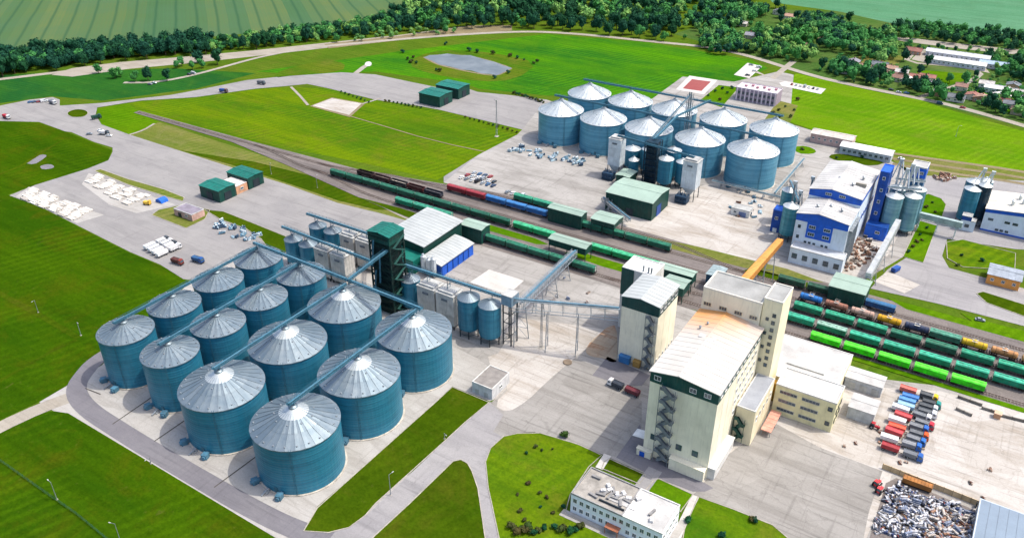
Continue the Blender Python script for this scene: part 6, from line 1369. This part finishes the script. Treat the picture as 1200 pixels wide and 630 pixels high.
g = thing('fuel_hatch', 'round covered well on the pale concrete of the yard', 'well', (*G(665, 425), 0)); x, y = G(665, 425); m = MB(); m.lathe([(2, .2), (2, .7), (1.6, .8)], 16, x, y); m.obj('ring', paint('8a7a68', .8, 0, .3), g)
# joints of the silo apron
for i, (a, c) in enumerate((((132, 497), (215, 440)), ((181, 517), (235, 480)), ((251, 571), (300, 535)), ((100, 455), (118, 462)))):
    p, q = G(*a), G(*c); o = ribbon([p, q], .5, zl(7)).obj('drain_channel', paint('4a4642', .9, 0, .3)); o['kind'] = 'structure'
# ------------------------------------------------------------------ vegetation
def crown_arrays(seed, r, z0, z1, lobes, cards, cs):
    """crown: lumpy lobes set round a core, covered by many small leaf sprays; returns verts, faces"""
    g = np.random.default_rng(seed); V = []; F = []
    bm = bmesh.new(); bmesh.ops.create_icosphere(bm, subdivisions=1, radius=1); bv = np.array([v.co[:] for v in bm.verts]); bf = [tuple(v.index for v in f.verts) for f in bm.faces]; bm.free()
    C = []
    for i in range(lobes):
        a = g.uniform(0, 6.28); rr = r*(.0 if i == 0 else g.uniform(.3, .62)); h = g.uniform(.25, .8) if i else .5
        C.append((np.array([rr*math.cos(a), rr*math.sin(a), z0+(z1-z0)*h]), r*g.uniform(.42, .62) if i else r*.62, (z1-z0)*g.uniform(.22, .34) if i else (z1-z0)*.42))
    for c, rx, rz in C:
        o = len(V); j = bv*(1+g.uniform(-.22, .22, (len(bv), 1))); V += [tuple(c+p*np.array([rx, rx, rz])*.9) for p in j]; F += [tuple(k+o for k in f) for f in bf]
    for i in range(cards):
        c, rx, rz = C[g.integers(0, lobes)]; d = g.normal(size=3); d /= np.linalg.norm(d)
        if d[2] < -.5: d[2] *= -1
        p = c+d*np.array([rx, rx, rz])*g.uniform(.85, 1.25); n = d+g.normal(size=3)*.6; n /= np.linalg.norm(n)
        u = np.cross(n, g.normal(size=3)); u /= np.linalg.norm(u); w = np.cross(n, u); s = cs*g.uniform(.6, 1.3); o = len(V)
        V += [tuple(p-u*s), tuple(p+w*s*.7), tuple(p+u*s), tuple(p-w*s*.7)]; F.append((o, o+1, o+2, o+3))
    return V, F
def tree_proto(seed, h, r, leaf, lobes=7, cards=240, low=.16):
    t = proto('tree'); V, F = crown_arrays(seed, r, h*low, h, lobes, cards, h*.055)
    m = MB(); m.add(V, F); me = bpy.data.meshes.new('crown'); me.from_pydata(V, [], F); me.materials.append(leaf)
    c = bpy.data.objects.new('crown', me); COL.objects.link(c); c.parent = t
    k = MB(); k.lathe([(h*.03, 0), (h*.022, h*.3), (h*.012, h*.65)], 7)
    for i in range(4): a = i*1.6+seed; k.bar((0, 0, h*(.28+.07*i)), (r*.5*math.cos(a), r*.5*math.sin(a), h*(.5+.06*i)), h*.012)
    k.obj('trunk', BARK, t); return t
TD = [tree_proto(i, 12+i % 3, 4.6+.4*(i % 3), ML['dark']) for i in range(5)]
TM = [tree_proto(20+i, 10+i % 3, 4.2+.5*(i % 2), ML['mid']) for i in range(5)]
TL = [tree_proto(40+i, 7+i % 2, 3.6, ML['light'], 6, 180, .08) for i in range(4)]
def inpoly(x, y, p):
    c = False
    for i in range(len(p)):
        (x0, y0), (x1, y1) = p[i], p[i-1]
        if (y0 > y) != (y1 > y) and x < (x1-x0)*(y-y0)/(y1-y0)+x0: c = not c
    return c
def fill(poly, n, mind=5.0, seed=1, px=True, avoid=()):
    r = random.Random(seed); P = [G(*p) for p in poly] if px else poly; A = [[G(*p) for p in a] for a in avoid]
    xs = [p[0] for p in P]; ys = [p[1] for p in P]; out = []
    for _ in range(n*40):
        x, y = r.uniform(min(xs), max(xs)), r.uniform(min(ys), max(ys))
        if inpoly(x, y, P) and not any(inpoly(x, y, a) for a in A) and all((x-a)**2+(y-b)**2 > mind*mind for a, b in out): out.append((x, y))
        if len(out) >= n: break
    return out
def plant(pts, protos, label, grp, sc=(.8, 1.2), cat='tree'):
    for x, y in pts: place(rnd.choice(protos), (x, y, 0), rnd.uniform(0, 6.28), label, cat, grp, rnd.uniform(*sc))
plant(fill([(-70, 100), (0, 92), (75, 82), (140, 72), (225, 66), (250, 63), (250, 50), (120, 59), (0, 68), (-70, 76)], 82, 8, 3), TD, 'dark green tree in the dense belt below the striped crop field', 'trees of the left belt', (.9, 1.35))
plant(fill([(250, 64), (330, 54), (400, 47), (460, 40), (480, 16), (420, 27), (330, 42), (250, 52)], 48, 8, 4), TD[:2]+TM, 'green tree in the belt between crop field and farm road', 'trees of the belt by the farm road', (.85, 1.2))
plant([G(*p) for p in ((116, 86), (135, 92), (141, 90), (160, 96), (208, 80), (213, 78), (226, 82), (236, 80), (255, 76), (232, 74), (174, 95), (196, 95))], TM[:3]+TD[:2], 'lone tree on the grass between the two farm tracks', 'lone trees by the farm tracks', (.7, 1.1))
plant(fill([(385, 52), (470, 45), (552, 38), (552, 26), (500, 30), (470, 36), (430, 42), (385, 46)], 34, 5.5, 5), TL+TM[:1], 'small pale green tree in the thin row along the farm road', 'small trees along the farm road', (.6, 1.0))
# the wood at the top: one far mass, with its front edge as single trees
def woods(name, pts, seed, leafs, hr, label=None):
    g = np.random.default_rng(seed); lib = []
    for k in range(6):
        V, F = crown_arrays(seed*50+k, 5.2, 1.5, 12, 6, 90, 1.0); lib.append((np.array(V), F))
    V = []; F = []; M = []; o = 0
    for x, y in pts:
        v, f = lib[g.integers(0, 6)]; a = g.uniform(0, 6.28); s = g.uniform(*hr); R = np.array([[math.cos(a), -math.sin(a), 0], [math.sin(a), math.cos(a), 0], [0, 0, 1]])
        w = (v*s)@R.T+np.array([x, y, 0]); V.append(w); F += [tuple(i+o for i in q) for q in f]; M += [int(g.integers(0, len(leafs)))]*len(f); o += len(w)
    me = bpy.data.meshes.new(name); me.from_pydata(np.concatenate(V).tolist(), [], F)
    for l in leafs: me.materials.append(l)
    me.polygons.foreach_set('material_index', M); ob = bpy.data.objects.new(name, me); COL.objects.link(ob); ob['kind'] = 'stuff'
    ob['label'] = label; ob['category'] = 'woodland'; return ob
woods('belt_trees', fill([(-70, 96), (0, 88), (75, 79), (140, 69), (240, 61), (250, 51), (120, 60), (0, 69), (-70, 77)], 300, 4.2, 13), 13, [ML['dark'], ML['dark'], ML['mid']], (.7, 1.05), 'close packed dark trees filling the belt below the striped crop')
woods('belt_trees', fill([(250, 62), (330, 53), (400, 46), (470, 38), (480, 18), (420, 29), (330, 43), (250, 53)], 150, 5, 14), 14, [ML['dark'], ML['mid'], ML['light']], (.55, .95), 'close packed green trees filling the belt beside the farm road')
woods('wood', fill([(470, 20), (505, -6), (560, -60), (900, -60), (905, -5), (870, 8), (850, 14), (800, 8), (790, 36), (700, 30), (640, 22), (600, 24), (540, 28), (470, 33)], 1500, 6.0, 6), 3, [ML['dark'], ML['dark'], ML['mid'], ML['dark'], ML['light']], (.9, 1.45), 'far wood of dark and mid green trees along the top edge')
plant(fill([(468, 40), (540, 36), (600, 32), (700, 40), (790, 50), (800, 36), (700, 28), (600, 22), (540, 26), (468, 32)], 60, 8, 7), TD+TM[:1], 'tall dark tree on the front edge of the far wood', 'trees on the front edge of the wood', (.95, 1.35))
FLD = [[(1005, 60), (1064, 64), (1054, 78), (996, 76)], [(1072, 80), (1130, 84), (1146, 92), (1090, 109), (1064, 98)], [(1070, 54), (1160, 64), (1168, 92), (1060, 78)], [(965, 58), (1000, 55), (1000, 66), (965, 68)]]
woods('hedge_belt', fill([(1030, 40), (1060, 32), (1130, 38), (1240, 48), (1240, 66), (1160, 58), (1090, 48), (1040, 48)], 130, 6, 8), 5, [ML['dark'], ML['mid']], (.6, .95), 'dense hedge belt between the village and the teal far field')
GROVES = [[(880, 64), (885, 40), (930, 32), (965, 46), (958, 74), (920, 72)], [(925, 30), (960, 24), (1010, 44), (1000, 66), (968, 60), (960, 44)], [(1005, 66), (1010, 44), (1042, 48), (1048, 70), (1030, 76)], [(800, 34), (812, 12), (870, 10), (900, 16), (880, 30), (840, 42)], [(820, 62), (826, 42), (866, 44), (872, 60), (850, 66)],
    [(1150, 66), (1210, 70), (1230, 100), (1205, 100), (1160, 90)], [(966, 86), (974, 76), (1010, 82), (1046, 94), (1040, 104), (1000, 98)], [(1060, 104), (1080, 100), (1110, 112), (1100, 120), (1072, 112)], [(1150, 124), (1170, 116), (1220, 124), (1220, 146), (1176, 138)]]
for k, gp in enumerate(GROVES): woods('grove', fill(gp, [75, 85, 45, 80, 36, 26, 20, 14, 20][k], 6.0, 30+k), 30+k, [ML['dark'], ML['mid'], ML['mid'], ML['light']], (.6, 1.15), 'dense grove of mixed trees in the village, %s' % ['left of the road bend', 'by the far houses', 'in the middle', 'at the end of the wood', 'beside the meadow edge', 'at the right edge', 'along the meadow road', 'by the road junction', 'at the lower right'][k])
plant(fill([(800, 50), (800, 14), (850, 14), (900, 8), (960, 14), (1040, 36), (1060, 50), (1200, 66), (1210, 142), (1120, 118), (1040, 100), (960, 82), (900, 68), (850, 58)], 72, 11, 9, True, FLD), TM+TD[:3]+TL[:2], 'leafy tree among the houses of the village at top right', 'trees of the village', (.5, 1.0))
plant([G(*p) for p in ((985, 86), (994, 88), (1020, 99), (1024, 100), (1012, 94), (1078, 88), (1086, 79), (1112, 98), (1123, 120), (1168, 90), (1176, 88), (1195, 110), (1190, 125), (1155, 128), (1166, 132), (826, 54), (832, 57))], TD+TM, 'roadside tree where the village meets the bright meadow', 'roadside trees by the meadow', (.6, 1.05))
woods('garden_shrubs', fill([(1050, 100), (1064, 80), (1150, 92), (1160, 64), (1230, 70), (1240, 150), (1160, 128), (1100, 114)], 110, 5, 77, True, FLD)+fill([(960, 84), (985, 66), (1050, 78), (1060, 104), (1000, 98)], 60, 5, 78)+fill([(1050, 52), (1180, 62), (1180, 66), (1050, 58)], 20, 5, 79), 77, [ML['mid'], ML['light'], ML['dark']], (.2, .5), 'low garden shrubs and hedges among the village houses')
# bushes
def bush_proto(seed, leaf):
    t = proto('bush'); V, F = crown_arrays(seed, 1.5, 0, 2.0, 5, 70, .28); me = bpy.data.meshes.new('foliage'); me.from_pydata(V, [], F); me.materials.append(leaf)
    c = bpy.data.objects.new('foliage', me); COL.objects.link(c); c.parent = t; return t
BU = [bush_proto(60+i, ML['shrub'] if i < 2 else ML['dark']) for i in range(4)]
def bushes(pts, label, grp, sc=(.7, 1.2)):
    for p in pts: place(rnd.choice(BU), (*G(*p), .15), rnd.uniform(0, 6), label, 'bush', grp, rnd.uniform(*sc))
bushes([(617, 532), (627, 524), (635, 528), (647, 527), (619, 568), (632, 578), (641, 584), (633, 595), (648, 602), (615, 610), (607, 580), (660, 594), (610, 600)], 'small dark bush on the lawn left of the white office', 'bushes left of the office', (.4, .8))
bushes([(600+4*i+(i % 3)*3, 618+(i*7 % 9)) for i in range(9)]+[(650+6*i, 618+(i*5 % 8)) for i in range(6)], 'leafy bush in the clump at the bottom edge below the lawn', 'bushes in the bottom clump', (.8, 1.5))
bushes([(880, 610), (884, 612), (806, 612), (845, 629), (660, 512)], 'dark round bush on the lawn right of the office', 'bushes right of the office', (.8, 1.5))
bushes([(400+4.6*i, 108.5+1.7*i) for i in range(8)], 'clipped dark bush along the grassy edge of the upper apron', 'bushes along the upper apron', (.6, 1))
bushes([(452+4.6*i, 119+.9*i) for i in range(10)], 'clipped dark bush near the far teal sheds', 'bushes near the far sheds', (.6, 1))
bushes([(545+5.5*i, 138+1.6*i) for i in range(12)], 'dark bush along the edge of the far apron', 'bushes along the far apron', (.6, 1.1))
bushes([(602+3.2*i, 110+1.0*i) for i in range(12)], 'dark bush in the row left of the far silos', 'bushes left of the far silos', (.8, 1.3))
bushes([(478, 70), (482, 74), (488, 75), (484, 68), (512, 83), (515, 84), (522, 53), (550, 60), (559, 62), (578, 64), (597, 67), (606, 69), (614, 71), (625, 75), (630, 73), (596, 86), (580, 92), (472, 62)], 'wild bush on the rough bank of the pond', 'bushes round the pond', (.9, 2.0))
bushes([(830, 113), (838, 108), (846, 105), (852, 110), (843, 118), (858, 104)], 'dark bush on the verge before the far office', 'bushes before the far office')
bushes([(905, 134), (912, 130), (920, 126), (926, 138), (914, 138), (908, 141), (935, 118), (930, 130)], 'dark bush on the verge right of the far silos', 'bushes right of the far silos', (.8, 1.5))
bushes([(1085, 244), (1092, 238), (1074, 284), (1070, 290), (1078, 276), (1064, 296), (1086, 268), (1080, 282), (1096, 250)], 'dark bush on the bright lawn between both plants', 'bushes between both plants', (.6, 1.1))
bushes([(940, 176), (980, 186), (1010, 185), (1150, 306), (1126, 300), (1122, 312)], 'dark bush on a small lawn at right', 'bushes on small right lawns', (.7, 1.1))
# ------------------------------------------------------------------ the village
RC = ['9a6a60', '8a8a94', 'a88878', 'c4c0bc', '70767e', '8c6c62', 'cfccc8']; WC = ['e0dcd0', 'd8d0c0', 'c8b8a0', 'e8e6e2', 'b89078']
HP = [(958, 49), (972, 41), (1003, 83), (984, 86), (1013, 88), (1042, 95), (1053, 97), (1064, 94), (1072, 101), (1139, 119), (1150, 122), (1174, 126), (1183, 134), (1182, 113), (1060, 63), (905, 17), (915, 22), (860, 30), (1080, 103), (1034, 92), (1194, 128), (1128, 116), (872, 45), (940, 30), (1090, 112), (1108, 118), (1118, 106), (1160, 116), (1166, 124), (1188, 120), (1198, 138), (1204, 118), (1020, 80), (1024, 90), (1048, 88), (1076, 94), (992, 76), (1034, 84), (1146, 102), (1178, 104), (930, 56), (894, 46), (1006, 54)]
HW = ['with a rust red roof', 'with a slate grey roof', 'with a clay roof', 'with a pale roof', 'with a dark grey roof', 'with a brown roof', 'with a whitish roof']
for i, (px, py) in enumerate(HP):
    x, y = G(px, py); w, d = rnd.uniform(9, 14), rnd.uniform(7, 9)
    near = ['far end of the village by the wood', 'middle of the village', 'village row along the meadow road', 'right end of the village'][0 if px < 950 else 1 if py < 80 else 2 if px < 1100 else 3]
    h = house('small house %s, %s' % (HW[i % 7], near), 'house', x, y, x+w, y+d, rnd.uniform(3, 3.8), rnd.uniform(1.8, 2.6), paint(WC[i % 5], .85, 0, .2), paint(RC[i % 7], .8, 0, .2), 'x' if i % 3 else 'y', 'village houses %s %s' % (HW[i % 7], near), chim=True)
for lab, px, py, L, W_, rc in (('long white cowshed in the farmyard beyond the village, nearer of two', 1086, 74, 48, 11, 'e2e2e0'), ('long white cowshed in the farmyard beyond the village, farther of two', 1084, 65, 54, 10, 'd4d8dc'), ('blue-grey roofed barn right of the long cowsheds', 1146, 79, 24, 10, '9ab0c4'), ('low white barn in the right end of the village', 1152, 108, 18, 8, 'e4e4e4')):
    x, y = G(px, py); house(lab, 'barn', x, y, x+L, y+W_, 4.2, 2.0, paint('ccd0d8', .85, 0, .2), paint(rc, .7, 0, .15), 'x', name='barn')
